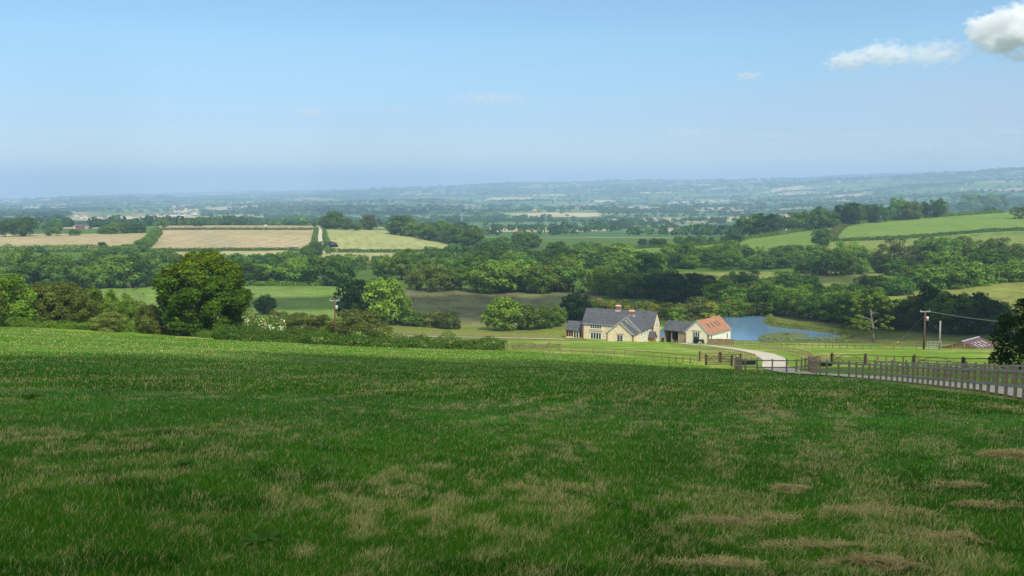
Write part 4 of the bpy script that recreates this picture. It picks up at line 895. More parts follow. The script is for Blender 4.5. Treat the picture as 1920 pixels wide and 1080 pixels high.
# ------------------------------------------------------------------ fences
POSTM = {}
def post_mesh(h, w):
    k = (h, w)
    if k not in POSTM:
        m = MB(); m.box(-w/2, w/2, -w/2, w/2, -.4, h - .04); m.box(-w*.38, w*.38, -w*.38, w*.38, h - .04, h)
        me = bpy.data.meshes.new('post'); me.from_pydata(m.v, [], m.f); me.materials.append(WOOD); POSTM[k] = me
    return POSTM[k]
def fence(label, pts, spacing, h=1.25, rails=(.5, 1.05), pw=.12, rw=.09, side=0.08, world=False, group='post and rail fences', rmat=None):
    W = np.array([p[:2] for p in pts]) if world else np.array([gp(a, b)[:2] for a, b in pts])
    P = resample(catmull(W, 6, False), spacing); t = unit(np.gradient(P, axis=0)); nr = np.stack([-t[:, 1], t[:, 0]], 1); Z = H(P[:, 0], P[:, 1])
    root = thing('rail_fence', label, 'fence', (P[0, 0], P[0, 1], Z[0]), 0, group); me = post_mesh(h, pw)
    for (x, y), z, tt in zip(P, Z, t):
        o = bpy.data.objects.new('post', me); col0.objects.link(o); o.parent = root; o.location = (x - P[0, 0], y - P[0, 1], z - Z[0]); o.rotation_euler = (rng.normal(0, .012), rng.normal(0, .012), atan2(tt[1], tt[0])); o.scale = (1, 1, rng.uniform(.97, 1.03))
    for rh in rails:
        m = MB()
        for i in range(len(P) - 1):
            a = (P[i, 0] - P[0, 0] + nr[i, 0] * side, P[i, 1] - P[0, 1] + nr[i, 1] * side, Z[i] - Z[0] + rh + rng.normal(0, .012)); b = (P[i+1, 0] - P[0, 0] + nr[i+1, 0] * side, P[i+1, 1] - P[0, 1] + nr[i+1, 1] * side, Z[i+1] - Z[0] + rh + rng.normal(0, .012))
            m.bar(a, b, .045, rw)
        m.build('rail', rmat or WOOD, root)
    return P
near = [(1990,763),(1920,752),(1850,741.5),(1780,731.5),(1700,721),(1640,714),(1590,709),(1550,706),(1530,703),(1519,698),(1516,692)]
NP = fence('nearest rail fence running beside the driveway at the right edge', near, 1.35, 1.3, (.55, 1.12), .11, .11, .1, rmat=WOODG)
W_ = np.array([gp(a, b)[:2] for a, b in near[:8]]); t_ = unit(np.gradient(W_, axis=0)); nn_ = np.stack([-t_[:, 1], t_[:, 0]], 1)
if (nn_[0] @ W_[0]) < 0: nn_ = -nn_
fence('rail fence on the far side of the driveway behind the nearest fence', [tuple(q) for q in (W_ + nn_ * 4.6)], 1.8, 1.3, (.5, 1.12), .11, .11, .08, world=True, rmat=WOODG)
fence('short rail fence crossing the field in front of the drive bend', [(1516,696),(1490,699),(1450,699.5),(1410,699),(1390,697.5),(1380,694),(1377,690)], 1.25, 1.25, (.5, 1.1), .11, .1, .08, rmat=WOODG)
fence('curving rail fence along the right side of the drive above the bend', [(1380,650),(1400,651.5),(1430,655),(1460,660),(1490,666),(1512,673),(1522,681),(1526,690)], 2.8, 1.2, (.55, 1.05), .09, .07, .07)
fence('rail fence along the left side of the drive to the barn', [(1258,641),(1262,646),(1280,650),(1310,655),(1350,663),(1390,672),(1416,681)], 2.6, 1.2, (.55, 1.05), .09, .07, .07)
fence('long straight rail fence across the paddock below the farmhouse', [(948,658),(1040,662.5),(1130,668),(1220,674.5),(1308,683)], 1.9, 1.15, (.5, 1.05), .11, .1, .08)
fence('distant rail fence in front of the pond and maroon roofed shed', [(1376,647),(1450,649.5),(1550,652),(1650,654),(1735,655),(1800,656),(1885,657)], 2.6, 1.3, (.55, 1.15), .13, .12, .08)
fence('rail fence at the far right beyond the wide field gate', [(1808,698),(1850,697),(1900,696),(1950,695)], 2.6, 1.25, (.5, 1.15), .12, .09, .08)
fence('rail fence between the two gates on the right hand paddock', [(1626,685),(1650,686.5),(1680,688),(1710,690)], 1.9, 1.2, (.5, 1.1), .12, .09, .08)
fence('very distant low rail fence behind the lawn left of the house', [(712,627),(800,629.5),(900,632),(1000,634.5),(1052,636)], 2.8, 1.1, (.5, 1.0), .13, .12, .08)
fence('short rail fence stub beside the gate right of the curving fence', [(1528,690),(1540,686),(1556,684)], 1.3, 1.25, (.5, 1.1), .12, .09, .08)

def gate(label, a, b, h=1.15, mat=WOODD):
    A_ = gp(*a); B_ = gp(*b); d = B_ - A_; L_ = float(np.hypot(d[0], d[1])); root = thing('field_gate', label, 'gate', tuple(A_), atan2(d[1], d[0]), 'five bar field gates'); dz = d[2] / L_
    m = MB()
    for z in (.15, .36, .58, .82, h): m.bar((.12, 0, z), (L_ - .12, 0, z + d[2]), .05, .085)
    m.build('bars', WOOD, root)
    m = MB(); m.box(.1, .2, -.05, .05, .08, h + .25); m.box(L_ - .2, L_ - .1, -.05, .05, .08 + d[2], h + .05 + d[2]); m.build('stiles', WOOD, root)
    m = MB(); pts = [(L_ * t, -.04, .2 + (h - .15) * abs(sin(t * pi)) ** .8 + d[2] * t) for t in np.linspace(.08, .92, 9)]
    for p_, q_ in zip(pts[:-1], pts[1:]): m.bar(p_, q_, .04, .08)
    m.bar((.15, .04, h), (L_ * .5, .04, .15 + d[2] * .5), .04, .07); m.build('brace', WOOD, root)
    for x, z in ((-.05, 0), (L_ + .05, d[2])):
        m = MB(); m.box(x - .085, x + .085, -.085, .085, z - .4, z + 1.35); m.build('gatepost', mat, root)
gate('nearest of the overlapping wooden gates at the paddock corner', (1324,685), (1372,687)); gate('second wooden gate just behind the paddock corner gate', (1312,678), (1348,679))
gate('right one of the gates behind the paddock corner', (1352,679.5), (1388,682)); gate('narrow wooden gate beside the curving fence', (1560,684), (1622,686)); gate('wide wooden gate in the right hand fence below the shed', (1714,690), (1804,698))
def trough(label, px, row):
    p = gp(px, row); root = thing('water_trough', label, 'trough', tuple(p), .2, 'black water troughs'); m = MB()
    m.box(-.75, .75, -.3, .3, 0, .5); m.build('tub', BLACK, root); m = MB(); m.box(-.7, .7, -.25, .25, .503, .52); m.build('water', GLASS, root); m = MB(); m.box(-.8, .8, -.35, -.3, .45, .52); m.box(-.8, .8, .3, .35, .45, .52); m.build('rim', BLACK, root)
trough('black water trough by the end of the left drive fence', 1404, 684); trough('black water trough beside the curve of the right fence', 1545, 687)

# ------------------------------------------------------------------ walls, poles, vehicle
def stone_wall(label, pts, h=1.1, w=.45):
    P = resample(catmull(np.array([gp(a, b)[:2] for a, b in pts]), 6, False), .8); t = unit(np.gradient(P, axis=0)); nr = np.stack([-t[:, 1], t[:, 0]], 1); Z = H(P[:, 0], P[:, 1]); m = MB(); n = len(P); vs = []
    for i in range(n):
        hh = h + .06 * sin(i * 2.3)
        for sx, zz in ((-1, -.4), (-.85, hh), (.85, hh), (1, -.4)): vs.append((P[i, 0] + nr[i, 0] * sx * w / 2, P[i, 1] + nr[i, 1] * sx * w / 2, Z[i] + zz))
    fs = [(0, 1, 2, 3), (4*n-1, 4*n-2, 4*n-3, 4*n-4)]
    for i in range(n - 1):
        for k in range(3): fs.append((4*i+k, 4*i+4+k, 4*i+5+k, 4*i+1+k))
    m.add(vs, fs); o = m.build('stone_wall', STONEWALL, None); tag(o, label, 'wall', 'dry stone garden walls')
stone_wall('curved stone wall at the drive end before the cart shed', [(1258,641),(1256,636),(1266,634),(1282,637),(1290,641)], 1.3)
stone_wall('straight stone wall in front of the barn side', [(1327,646),(1350,646.5),(1376,647)], 1.5)
stone_wall('low stone wall between farmhouse and cart shed', [(1240,639),(1250,639.5),(1258,640)], .9)
def utility_pole(label, px, row, hpx, dmin=0, transformer=False, mat=POLEW, guy=None, arm=True):
    p = gp(px, row, dmin); D = np.hypot(p[0], p[1]); h = hpx * D / FPX
    root = thing('utility_pole', label, 'pole', tuple(p)); m = MB(); m.tube([(0, 0, -.5), (0, 0, h)], [.2, .15], 10); m.build('pole', mat, root, True)
    if arm: m = MB(); m.box(-1.0, .9, -.1, .1, h - .25, h - .08); m.tube([(-.9, 0, h - .1), (-.9, 0, h + .2)], .08, 6); m.tube([(.8, 0, h - .1), (.8, 0, h + .2)], .08, 6); m.build('crossarm', STEEL, root)
    if transformer: m = MB(); m.tube([(.35, -.2, h - 1.9), (.35, -.2, h - 1.1)], .28, 12); m.build('transformer', STEEL, root, True)
    if guy:
        g = gp(guy[0], guy[1], dmin) - p; m = MB(); m.tube([(0, 0, h - .8), tuple(g)], .022, 5); gw = m.build('guy_wire', STEEL, root)
        top = np.array([0, 0, h - .8]); e = g + (top - g) * .2; m = MB(); m.tube([tuple(g), tuple(e)], .14, 6); m.build('guy_guard', YELLOW, gw)
    return p + np.array([0, 0, h])
ptop = utility_pole('tall wooden pole with transformer, crossarm and yellow guarded stay wire', 1732, 655, 68, 0, True, POLEW, (1672, 654))
utility_pole('slimmer bare grey pole right of the transformer pole', 1761, 655, 50, 0, False, WOODG, None, False)
utility_pole('rust brown pole rising out of the bushes beside the big bright tree', 629, 634, 72, 160, True, POLEW, (742, 636))
e = gd(1990, 300); e = np.array([e[0], e[1], z_of(608, 300, float(az_of(1990)))]); m = MB()
P_ = [ptop + (e - ptop) * t - np.array([0, 0, 3.0 * t * (1 - t)]) for t in np.linspace(0, 1, 12)]; m.tube([tuple(q) for q in P_], .028, 5); tag(m.build('overhead_wire', STEEL), 'thin overhead wire running right from the transformer pole', 'wire')
def hurdle(px, row, w_):
    p = gp(px, row); root = thing('metal_hurdle', 'pale metal hurdle pen beside the transformer pole', 'hurdle', tuple(p), .1); m = MB()
    for z in (.2, .6, 1.0, 1.5): m.bar((0, 0, z), (w_, 0, z), .07)
    m.build('rails', STEEL, root); m = MB(); [m.bar((x, 0, -.1), (x, 0, 1.55), .07) for x in np.linspace(0, w_, 6)]; m.build('uprights', STEEL, root)
hurdle(1738, 655.5, 2.8)
# small dark tractor parked before the barn doors
p = gp(1311, 644); root = thing('tractor', 'small navy blue tractor parked in front of the barn doors', 'tractor', tuple(p), radians(150)); root.scale = (.85, .85, .8)
m = MB(); m.box(-1.4, .1, -.38, .38, .75, 1.35); m.box(.1, .35, -.42, .42, .7, 1.2); m.build('bonnet', NAVY, root)
m = MB(); m.box(.3, 1.3, -.55, .55, 1.15, 2.1); m.box(.2, 1.4, -.62, .62, 2.1, 2.2); m.build('cab', GLASS, root)
for x, y, r_ in ((.95, .75, .72), (.95, -.75, .72), (-1.0, .62, .42), (-1.0, -.62, .42)):
    m = MB(); m.tube([(x, y - .17, r_), (x, y + .17, r_)], r_, 16); wh = m.build('wheel', BLACK, root); m = MB(); m.tube([(x, y - .19, r_), (x, y + .19, r_)], r_ * .5, 12); m.build('rim', YELLOW if x < 0 else BLACK, wh)
m = MB(); m.tube([(-.9, 0, 1.3), (-.9, 0, 1.95)], .04, 6); m.build('exhaust', BLACK, root)
# sheeted heap by the tramlined field
p = gp(620, 463); m = MB(); vs = []; rr_ = np.random.default_rng(3)
m.tube([(-6, 0, .3), (-4, .2, 1.2), (0, 0, 1.8), (4, -.2, 1.3), (6, 0, .3)], [.5, 2.2, 3.0, 2.3, .5], 12); o = m.build('silage_heap', BLACK, None, True, tuple(p)); tag(o, 'black sheeted heap at the left corner of the tramlined field', 'silage heap')

# ------------------------------------------------------------------ houses of the vale
HM = {}
def house_meshes(kind):
    if kind in HM: return HM[kind]
    wm = {'white': WHITE, 'stone': STONEP, 'brick': BRICK}[kind[0]]; rm = {'slate': SLATE, 'red': TILE, 'brown': OAKG}[kind[1]]
    m = MB(); wall_x(m, -5, 5, -3, 3, 4.6, 7.2, -3); a = m.build('wall', wm); m = MB(); s = 2.6 / 3
    prof = [(-3.3, 4.6 - .3 * s), (0, 7.2), (3.3, 4.6 - .3 * s), (3.3, 4.85 - .3 * s), (0, 7.45), (-3.3, 4.85 - .3 * s)]; vs = [(-5.2, y, z) for y, z in prof] + [(5.2, y, z) for y, z in prof]
    m.add(vs, [tuple(range(6)), tuple(range(11, 5, -1))] + [(i, i + 6, (i + 1) % 6 + 6, (i + 1) % 6) for i in range(6)]); b = m.build('roof', rm)
    m = MB(); m.box(-4.6, -3.7, -.4, .4, 6.5, 8.4); c = m.build('chimney', BRICK)
    m = MB()
    for x in (-3, 0, 3):
        for z in (.9, 3.0): m.box(x - .55, x + .55, -3.05, -2.95, z, z + 1.1)
    d = m.build('windows', GLASS); out = [o.data for o in (a, b, c, d)]
    for o in (a, b, c, d): bpy.data.objects.remove(o)
    HM[kind] = out; return out
def vale_house(px, row, wpx, kind, label, group=None, rz=None, dmin=1100, name='house'):
    p = gp(px, row, dmin); D = np.hypot(p[0], p[1]); sc = wpx * D / FPX / 10.4
    root = thing(name, label, 'house', (p[0], p[1], p[2]), rng.uniform(-.6, .6) if rz is None else rz, group); root.scale = (sc, sc, sc * .95)
    a, b, c, d = house_meshes(kind); mkobj('wall', a, root); rf = mkobj('roof', b, root); mkobj('chimney', c, rf); mkobj('windows', d, root)
KINDS = [('white','slate'), ('white','red'), ('stone','slate'), ('white','brown'), ('brick','slate'), ('stone','red')]
def cluster(x0, x1, r0, r1, n, wpx, label, group, ks=(0, 0, 1, 2, 3, 4, 5)):
    for i in range(n):
        t = (i + rng.uniform(.1, .9)) / n; vale_house(x0 + (x1 - x0) * t, r0 + (r1 - r0) * t + rng.uniform(-2.0, 2.0), wpx * rng.uniform(.75, 1.3), KINDS[ks[int(rng.integers(len(ks)))]], label, group)
cluster(228, 366, 411, 403, 44, 6.5, 'small pale house of the white village on the left of the vale', 'white village houses', (0, 0, 0, 1, 2, 3))
cluster(135, 226, 408, 411, 16, 5.5, 'small brownish house at the left end of the white village', 'brownish village houses', (4, 5, 3, 1))
cluster(46, 76, 391, 390, 5, 3.4, 'tiny house of the hamlet far left above the village', 'far left hamlet houses')
cluster(660, 760, 384, 380, 9, 3.0, 'tiny far off house in the hazy middle of the vale', 'hazy mid vale houses', (0, 1, 5))
cluster(560, 660, 391, 389, 8, 3.0, 'tiny house in the hazy woods above the track knoll', 'houses above the track knoll', (1, 4, 5, 0))
cluster(870, 902, 392, 391, 5, 4.5, 'small house of the hamlet left of the vale centre', 'hamlet houses left of centre', (1, 4, 2))
cluster(1080, 1122, 388, 387, 6, 5, 'reddish house of the hamlet in the vale centre', 'centre hamlet houses', (1, 4, 5))
cluster(1180, 1218, 390, 388, 6, 5, 'pale farm building right of the vale centre', 'farm buildings right of centre', (0, 2, 1))
cluster(1800, 1918, 358, 356, 14, 4.5, 'tiny house of the hamlet on the far right hillside', 'far right hillside hamlet houses', (0, 1, 4))
cluster(1480, 1560, 352, 350, 5, 3, 'tiny house on the far hills above the ridge wood', 'houses above the ridge wood', (0, 1))
cluster(140, 152, 430, 429, 2, 11, 'low brick house between the left trees and village', 'brick houses below the village', (4, 1))
cluster(395, 470, 421, 419, 4, 5, 'red roofed house beyond the upper pale strip', 'red roofed houses beyond upper strip', (1, 5, 4))
vale_house(340, 402, 20, KINDS[2], 'large grey stone country house at the right end of white village'); vale_house(168, 430, 9, KINDS[1], 'white house right of the low brick houses beyond left field')
vale_house(1257, 434, 10, KINDS[1], 'lone red roofed house left of the ridge wood'); vale_house(1467, 437, 22, KINDS[2], 'pale stone house half hidden among the ridge wood trees', dmin=900)
vale_house(498, 424, 0.01 + 5, KINDS[1], 'white house behind the right trees of upper strip')
def pylon(label, px, row, hpx):
    p = gp(px, row, 1200); D = np.hypot(p[0], p[1]); h = hpx * D / FPX; root = thing('pylon', label, 'pylon', tuple(p), .4, 'lattice pylons'); root.scale = (h, h, h); m = MB(); t = .012
    def hw(z): return .12 * (1 - z) ** 1.3 + .018
    zs = [0, .22, .42, .58, .72, .85, 1.0]
    for z0, z1 in zip(zs[:-1], zs[1:]):
        a, b = hw(z0), hw(z1); C0 = [(-a, -a, z0), (a, -a, z0), (a, a, z0), (-a, a, z0)]; C1 = [(-b, -b, z1), (b, -b, z1), (b, b, z1), (-b, b, z1)]
        for k in range(4): m.bar(C0[k], C1[k], t); m.bar(C0[k], C1[(k + 1) % 4], t * .7)
    m.build('tower', STEEL, root); m = MB()
    for z, l in ((.66, .16), (.79, .20), (.91, .13)): m.bar((-l, 0, z), (l, 0, z), t * 1.2)
    m.build('arms', STEEL, root)
pylon('steel lattice pylon in the vale above the pale tramlined field', 866, 424, 24); pylon('steel lattice pylon in the vale between centre hamlets', 1023, 419, 17); pylon('steel lattice pylon in the vale left of the ridge wood', 1233, 419, 24); pylon('steel lattice pylon below the white village', 195, 420, 24)

# ------------------------------------------------------------------ foreground sward
def screen_points(n, d0, d1, seed):
    r = np.random.default_rng(seed); az = r.uniform(-radians(30.5), radians(30.5), n)
    Dg = np.linspace(d0, d1, 800); row = proj(np.zeros_like(Dg), Dg, H0(np.zeros_like(Dg), Dg))[1]
    rs = r.uniform(row[-1], row[0], n); D = np.interp(-rs, -row, Dg) * r.uniform(.97, 1.03, n)
    return D * np.sin(az), D * np.cos(az), D, r
def blades(name, n, d0, d1, seed, hgt, wpx, label):
    x, y, D, r = screen_points(n, d0, d1, seed); px, row = proj(x, y, H0(x, y)); k = (row > edge_row(px) - 2) | (D < 30)
    x, y, D = x[k], y[k], D[k]; n = len(x); z = H(x, y); t = near_tan(x, y)
    dry = r.random(n) < (.08 + .46 * t)
    clump = fbm(x / .35, y / .35, 201, 2); h = hgt * r.uniform(.45, 1.1, n) * (.55 + .9 * clump) * np.where(dry, 1.15, 1.0); wd = np.maximum(.0032, wpx * D / 996) * r.uniform(.7, 1.3, n)
    a = r.uniform(0, 2 * pi, n); lean = r.uniform(.15, .9, n) * h; wind = np.array([.35, -.1]); dx = np.cos(a) * lean + wind[0] * h * .6; dy = np.sin(a) * lean + wind[1] * h
    b = r.uniform(0, pi, n); bx = np.cos(b) * wd / 2; by = np.sin(b) * wd / 2 * .6
    V = np.stack([np.stack([x - bx, y - by, z - .01], 1), np.stack([x + bx, y + by, z - .01], 1), np.stack([x + dx * .4 + bx * .8, y + dy * .4 + by * .8, z + h * .6], 1), np.stack([x + dx * .4 - bx * .8, y + dy * .4 - by * .8, z + h * .6], 1), np.stack([x + dx, y + dy, z + h], 1)], 1).reshape(-1, 3)
    i = np.arange(n) * 5; Q = np.stack([i, i + 1, i + 2, i + 3], 1); T_ = np.stack([i + 3, i + 2, i + 4], 1)
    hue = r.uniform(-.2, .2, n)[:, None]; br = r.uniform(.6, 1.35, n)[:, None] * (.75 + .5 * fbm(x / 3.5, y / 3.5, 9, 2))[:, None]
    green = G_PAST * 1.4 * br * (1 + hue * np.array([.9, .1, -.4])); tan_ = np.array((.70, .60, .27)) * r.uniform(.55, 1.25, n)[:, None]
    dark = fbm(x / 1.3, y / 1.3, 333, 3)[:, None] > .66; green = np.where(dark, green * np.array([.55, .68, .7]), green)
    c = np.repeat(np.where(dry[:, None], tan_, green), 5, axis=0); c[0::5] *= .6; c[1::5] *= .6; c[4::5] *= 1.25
    o = mkobj(name, newmesh(name, V, quads=Q, tris=T_, col=c, mat=GRASSM)); tag(o, label, 'grass', kind='stuff')
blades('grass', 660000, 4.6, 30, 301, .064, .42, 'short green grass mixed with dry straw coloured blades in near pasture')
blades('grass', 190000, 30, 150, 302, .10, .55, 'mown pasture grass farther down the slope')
def hay(label, px, row, rx, ry, h, n, seed, brown=0):
    rx *= .8; ry *= 1.0; h *= .45; n = int(n * .8)
    p = gp(px, row); r = np.random.default_rng(seed); a = r.uniform(0, 2 * pi, n); q = r.random(n) ** .6 * (.6 + .8 * noise(a * 3, a * 0 + seed, seed)); x = p[0] + np.cos(a) * q * rx * (1 + .3 * np.sin(a * 3 + seed)); y = p[1] + np.sin(a) * q * ry * (1 + .3 * np.cos(a * 4 + seed))
    kk = (fbm(x / .16, y / .16, seed, 3) > .47) | (q < .4); x, y, q = x[kk], y[kk], q[kk]; n = len(x)
    z = H(x, y) + .02 + h * np.clip(1 - q ** 2, 0, 1) * r.uniform(.4, 1, n); an = r.uniform(0, 2 * pi, n); L_ = r.uniform(.03, .09, n); tz = r.normal(0, .25, n) * L_; w_ = np.maximum(.004, .5 * p[1] / 996); dx = np.cos(an) * L_; dy = np.sin(an) * L_; sx = -np.sin(an) * w_ / 2; sy = np.cos(an) * w_ / 2
    V = np.stack([np.stack([x - dx - sx, y - dy - sy, z - tz], 1), np.stack([x - dx + sx, y - dy + sy, z - tz], 1), np.stack([x + dx + sx, y + dy + sy, z + tz + w_ * .4], 1), np.stack([x + dx - sx, y + dy - sy, z + tz + w_ * .3], 1)], 1).reshape(-1, 3)
    base = np.array((.46, .39, .16)) if not brown else np.array((.40, .33, .14)); c = np.repeat(base * r.uniform(.5, 1.35, n)[:, None], 4, axis=0)
    o = mkobj('hay_clump', newmesh('hay_clump', V, quads=np.arange(4 * n).reshape(n, 4), col=c, mat=GRASSM)); tag(o, label, 'hay', 'clumps of cut hay left on the grass')
for i, q in enumerate([('large heaped hay clump cut by the right edge of photo', 1898, 858, .75, .40, .22, 3200),('large brown hay clump at the bottom right', 1645, 1066, .50, .32, .15, 2600),('loose hay swathe at the bottom, left of the large brown clump', 1375, 1068, .75, .22, .07, 2200),
  ('small hay clump on the dark soil patch right of centre', 1478, 920, .30, .22, .09, 900),('wide thin hay scatter above the bottom right clump', 1520, 1028, .9, .3, .05, 1600),('reddish thin hay patch left of the wide hay scatter', 1350, 982, .6, .25, .05, 1200),
  ('flat hay patch in the middle of the lower right field', 1610, 962, .8, .45, .05, 1500),('hay wisp below the large right edge clump', 1800, 912, .4, .3, .07, 700),('thin hay wisp near the right end of the nearest fence', 1870, 766, .9, .5, .08, 700),
  ('hay patch at lower right above the bottom clump', 1760, 1010, .6, .3, .06, 1300),('faint hay streak below the large right edge clump', 1850, 950, .5, .3, .05, 800),('small hay tuft right of the reddish patch', 1470, 975, .5, .3, .06, 900)]):
    hay(*q, seed=600 + i, brown=i in (1, 5))
def dock(label, px, row, s, seed):
    p = gp(px, row); r = np.random.default_rng(seed); n = 16; root_V = []; F = []; C = []
    for k in range(n):
        a = r.uniform(0, 2 * pi); L_ = s * r.uniform(.6, 1.1); el = r.uniform(.2, .9); w_ = L_ * .17; pr = []
        for t in (0, .35, .7, 1.0):
            rr = L_ * t * cos(el); z = L_ * (t * sin(el) - .35 * t * t); pr.append((rr, z))
        base = len(root_V)
        for (rr, z), ww in zip(pr, (.2, 1, .8, .05)):
            for sg in (-1, 1): root_V.append((p[0] + cos(a) * rr - sin(a) * w_ * ww * sg, p[1] + sin(a) * rr + cos(a) * w_ * ww * sg, p[2] + z + .02))
        for j in range(3): F.append((base + 2 * j, base + 2 * j + 1, base + 2 * j + 3, base + 2 * j + 2))
        C += [np.array((.06, .14, .02)) * r.uniform(.8, 1.3)] * 8
    o = mkobj('dock_plant', newmesh('dock_plant', np.array(root_V), quads=np.array(F), col=np.array(C), mat=GRASSM)); tag(o, label, 'weed', 'broad leaved weeds in the pasture')
dock('dark broad leaved weed in the left part of the pasture', 340, 878, .22, 1); dock('bluish green leafy weed low in the pasture left of centre', 482, 1026, .20, 2); dock('leafy weed beside that bluish one, slightly right', 505, 1018, .18, 3)
dock('leafy weed in the right half of the pasture', 1525, 898, .18, 4); dock('leafy weed below the centre of the pasture', 1450, 955 - 55, .14, 5); dock('dark leafy weed far down the pasture near the fence', 1730, 770, .4, 6); dock('dark dock plant at the far left of the pasture', 60, 748, .35, 7)

# ------------------------------------------------------------------ clouds
CLOUDM = surf('cloud_white', (.9, .9, .92), 1, .02, .01)
def ico(sub):
    import bmesh
    bm = bmesh.new(); bmesh.ops.create_icosphere(bm, subdivisions=sub, radius=1); V = np.array([v.co[:] for v in bm.verts]); F = np.array([[v.index for v in f.verts] for f in bm.faces]); bm.free(); return V, F
IV, IF = ico(2)
def overhead_cloud(label, poly, height, pr, seed, dens=1.3, world=False):
    """broken cumulus standing between the sun and the ground outlined by poly"""
    G_ = np.array(poly) if world else np.array([gp(a, b)[:2] for a, b in poly]); zg = float(H(G_[:, 0], G_[:, 1]).mean()); t = (height - zg) / SD[2]; off = SD[:2] * t
    r = np.random.default_rng(seed); lo = G_.min(0); hi = G_.max(0); area = 0
    n = int((hi[0] - lo[0]) * (hi[1] - lo[1]) / (pr * pr) * dens); x = r.uniform(lo[0], hi[0], n); y = r.uniform(lo[1], hi[1], n); k = inpoly(x, y, G_); d = polydist(x, y, G_); k &= (d > pr * .45); x, y, d = x[k], y[k], d[k]; n = len(x)
    R = pr * r.uniform(.55, 1.15, n) * np.clip(.5 + d / (pr * 2.2), .5, 1.1); z = height + np.minimum(d, 5 * pr) * .25 + r.uniform(-.3, .5, n) * pr
    C = np.stack([x + off[0], y + off[1], z], 1); V = (C[:, None] + IV[None] * R[:, None, None] * np.array([1, 1, .7]) * (1 + .12 * np.sin(IV * 5)[None].sum(-1, keepdims=True))).reshape(-1, 3); T_ = (IF[None] + (np.arange(n) * len(IV))[:, None, None]).reshape(-1, 3)
    o = mkobj('cloud', newmesh('cloud', V, tris=T_, smooth=True, mat=CLOUDM)); tag(o, label, 'cloud', 'broken cumulus overhead'); return o
e0 = [gp(a, b)[:2] for a, b in [(-420,684),(0,688),(300,692),(600,692),(860,684),(960,681),(1150,684),(1300,689),(1400,699),(1500,700),(1560,693),(1700,691),(1850,690),(2000,690),(2500,688)]]
overhead_cloud('large cloud overhead that shades the near pasture', [tuple(q) for q in e0] + [(150, 10), (150, -60), (-150, -60), (-150, 10)], 700, 13, 801, 3.4, True)
overhead_cloud('ragged thin fringe of the large overhead cloud', [(-300,656),(0,660),(300,664),(600,668),(900,676),(900,690),(600,698),(300,698),(0,694),(-300,690)], 700, 7, 811, .55)
overhead_cloud('long cloud that shades the brown field', [(440,578),(640,580),(760,601),(900,604),(1100,584),(1240,590),(1400,575),(1400,548),(1200,545),(1100,556),(900,557),(760,556),(640,557),(440,560)], 700, 13, 802, 2.0)
overhead_cloud('cloud that shades the clump above the cart shed', [(1190,575),(1340,575),(1420,540),(1360,515),(1220,512)], 760, 13, 803, 2.0)
overhead_cloud('cloud that shades the woods by the maroon roofed shed', [(1560,626),(1700,640),(1960,642),(1990,585),(1880,577),(1700,590),(1560,600)], 700, 12, 804, 2.0)
overhead_cloud('cloud that shades part of the strip field', [(1480,532),(1640,530),(1660,518),(1500,518)], 760, 12, 805, 2.0)
for i, (pl, hh) in enumerate([([(-60,424),(200,424),(300,414),(100,412)], 1500), ([(560,405),(820,408),(830,395),(600,394)], 1700)]):
    overhead_cloud(f'high cloud, {ORD[i]} of those shading the far vale', pl, hh, (60, 90)[i], 820 + i, 2.0)
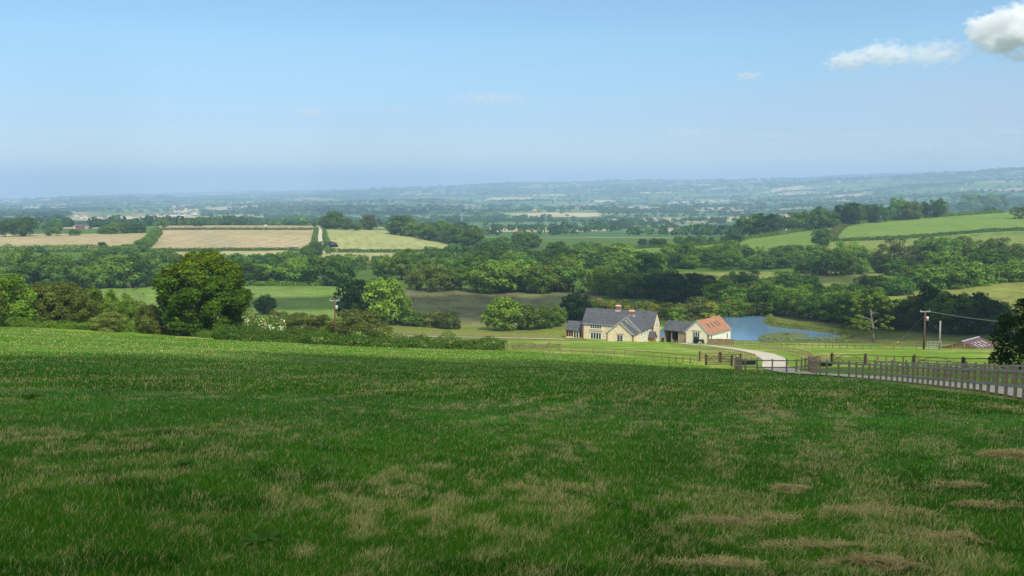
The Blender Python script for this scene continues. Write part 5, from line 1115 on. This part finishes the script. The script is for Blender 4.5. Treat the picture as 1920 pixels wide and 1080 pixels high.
def sky_cloud(label, px, row, wpx, hpx, D, dens, seed, thr=.45, nsc=1.6, depth=.6, shape='wisp', col=(1, 1, 1)):
    d = ray(px, row); d = d / np.linalg.norm(d); c = d * D; w_ = wpx / 2 * D / FPX; h_ = hpx / 2 * D / FPX
    o = mkobj('cloud', newmesh('cloud', IV * 1.0, tris=IF)); o.location = tuple(c); o.scale = (w_, w_ * depth, h_); o.rotation_euler = (0, 0, -atan2(c[0], c[1]))
    m, N, L = nt('cloud_volume'); out = N.new('ShaderNodeOutputMaterial'); v = N.new('ShaderNodeVolumePrincipled'); v.inputs['Color'].default_value = (*col, 1); v.inputs['Anisotropy'].default_value = .0
    tc = N.new('ShaderNodeTexCoord'); ln = N.new('ShaderNodeVectorMath'); ln.operation = 'LENGTH'; L.new(tc.outputs['Object'], ln.inputs[0])
    mp = N.new('ShaderNodeMapping'); mp.inputs['Scale'].default_value = (max(1, w_ / h_) * .5 if shape == 'wisp' else 1, depth, 1 if shape != 'wisp' else .8); mp.inputs['Location'].default_value = (seed * 3.7, seed, 0); L.new(tc.outputs['Object'], mp.inputs[0])
    no = N.new('ShaderNodeTexNoise'); no.inputs['Scale'].default_value = nsc; no.inputs['Detail'].default_value = 8; no.inputs['Roughness'].default_value = .62; L.new(mp.outputs[0], no.inputs['Vector'])
    a = N.new('ShaderNodeMath'); a.operation = 'SUBTRACT'; a.inputs[0].default_value = 1; L.new(ln.outputs['Value'], a.inputs[1])
    s1 = N.new('ShaderNodeMath'); s1.operation = 'MULTIPLY_ADD'; L.new(no.outputs[0], s1.inputs[0]); s1.inputs[1].default_value = 3.4 if shape == 'wisp' else 2.0; L.new(a.outputs[0], s1.inputs[2])
    mr = N.new('ShaderNodeMapRange'); mr.inputs[1].default_value = thr + (1.85 if shape == 'wisp' else 1.25); mr.inputs[2].default_value = thr + (2.7 if shape == 'wisp' else 1.5); mr.inputs[3].default_value = 0; mr.inputs[4].default_value = dens / w_; L.new(s1.outputs[0], mr.inputs[0])
    L.new(mr.outputs[0], v.inputs['Density']); L.new(v.outputs[0], out.inputs['Volume']); o.data.materials.append(m); m.cycles.volume_step_rate = .6
    tag(o, label, 'cloud', 'clouds in the sky'); return o
sky_cloud('big white cumulus cloud at the top right corner', 1902, 58, 178, 108, 9000, 7, 1, .0, 2.2, .8, 'puff')
sky_cloud('thin broken cloud just left of the big cumulus', 1745, 102, 185, 54, 9000, 2.2, 2, .05, 3.0)
sky_cloud('small bright cloud puff in middle of the broken cloud row', 1655, 100, 110, 56, 9000, 2.8, 3, .0, 3.0)
sky_cloud('leftmost small cloud of the row running from the cumulus', 1590, 114, 100, 44, 9000, 2.6, 4, .0, 3.0)
for i, q in enumerate([(920,185,170,24,2.2,'faint grey streak of cloud over the centre of the sky'),(574,210,70,18,2.0,'faint small streak of cloud over the left of the sky'),(1402,143,60,20,2.4,'faint pinkish wisp left of the cloud row'),(745,206,60,12,1.2,'barely visible streak between the left and centre ones'),
   (1290,250,130,22,2.6,'low pale cloud wisp, leftmost of the low row at right'),(1440,256,90,14,1.6,'second low wisp of the low row at right'),(1620,251,100,12,1.4,'third low grey streak of the low row at right'),(1720,277,120,20,2.8,'bright low cloud sliver near the right horizon'),(1840,272,80,16,2.2,'low cloud sliver at the far right near horizon'),(1890,247,60,12,1.4,'small grey streak at far right above the low slivers')]):
    sky_cloud(q[5], q[0], q[1], q[2] * 1.15, q[3] * 1.2, 12000, q[4] * .95, 10 + i, .12, 3.2, col=(.86, .86, .93))
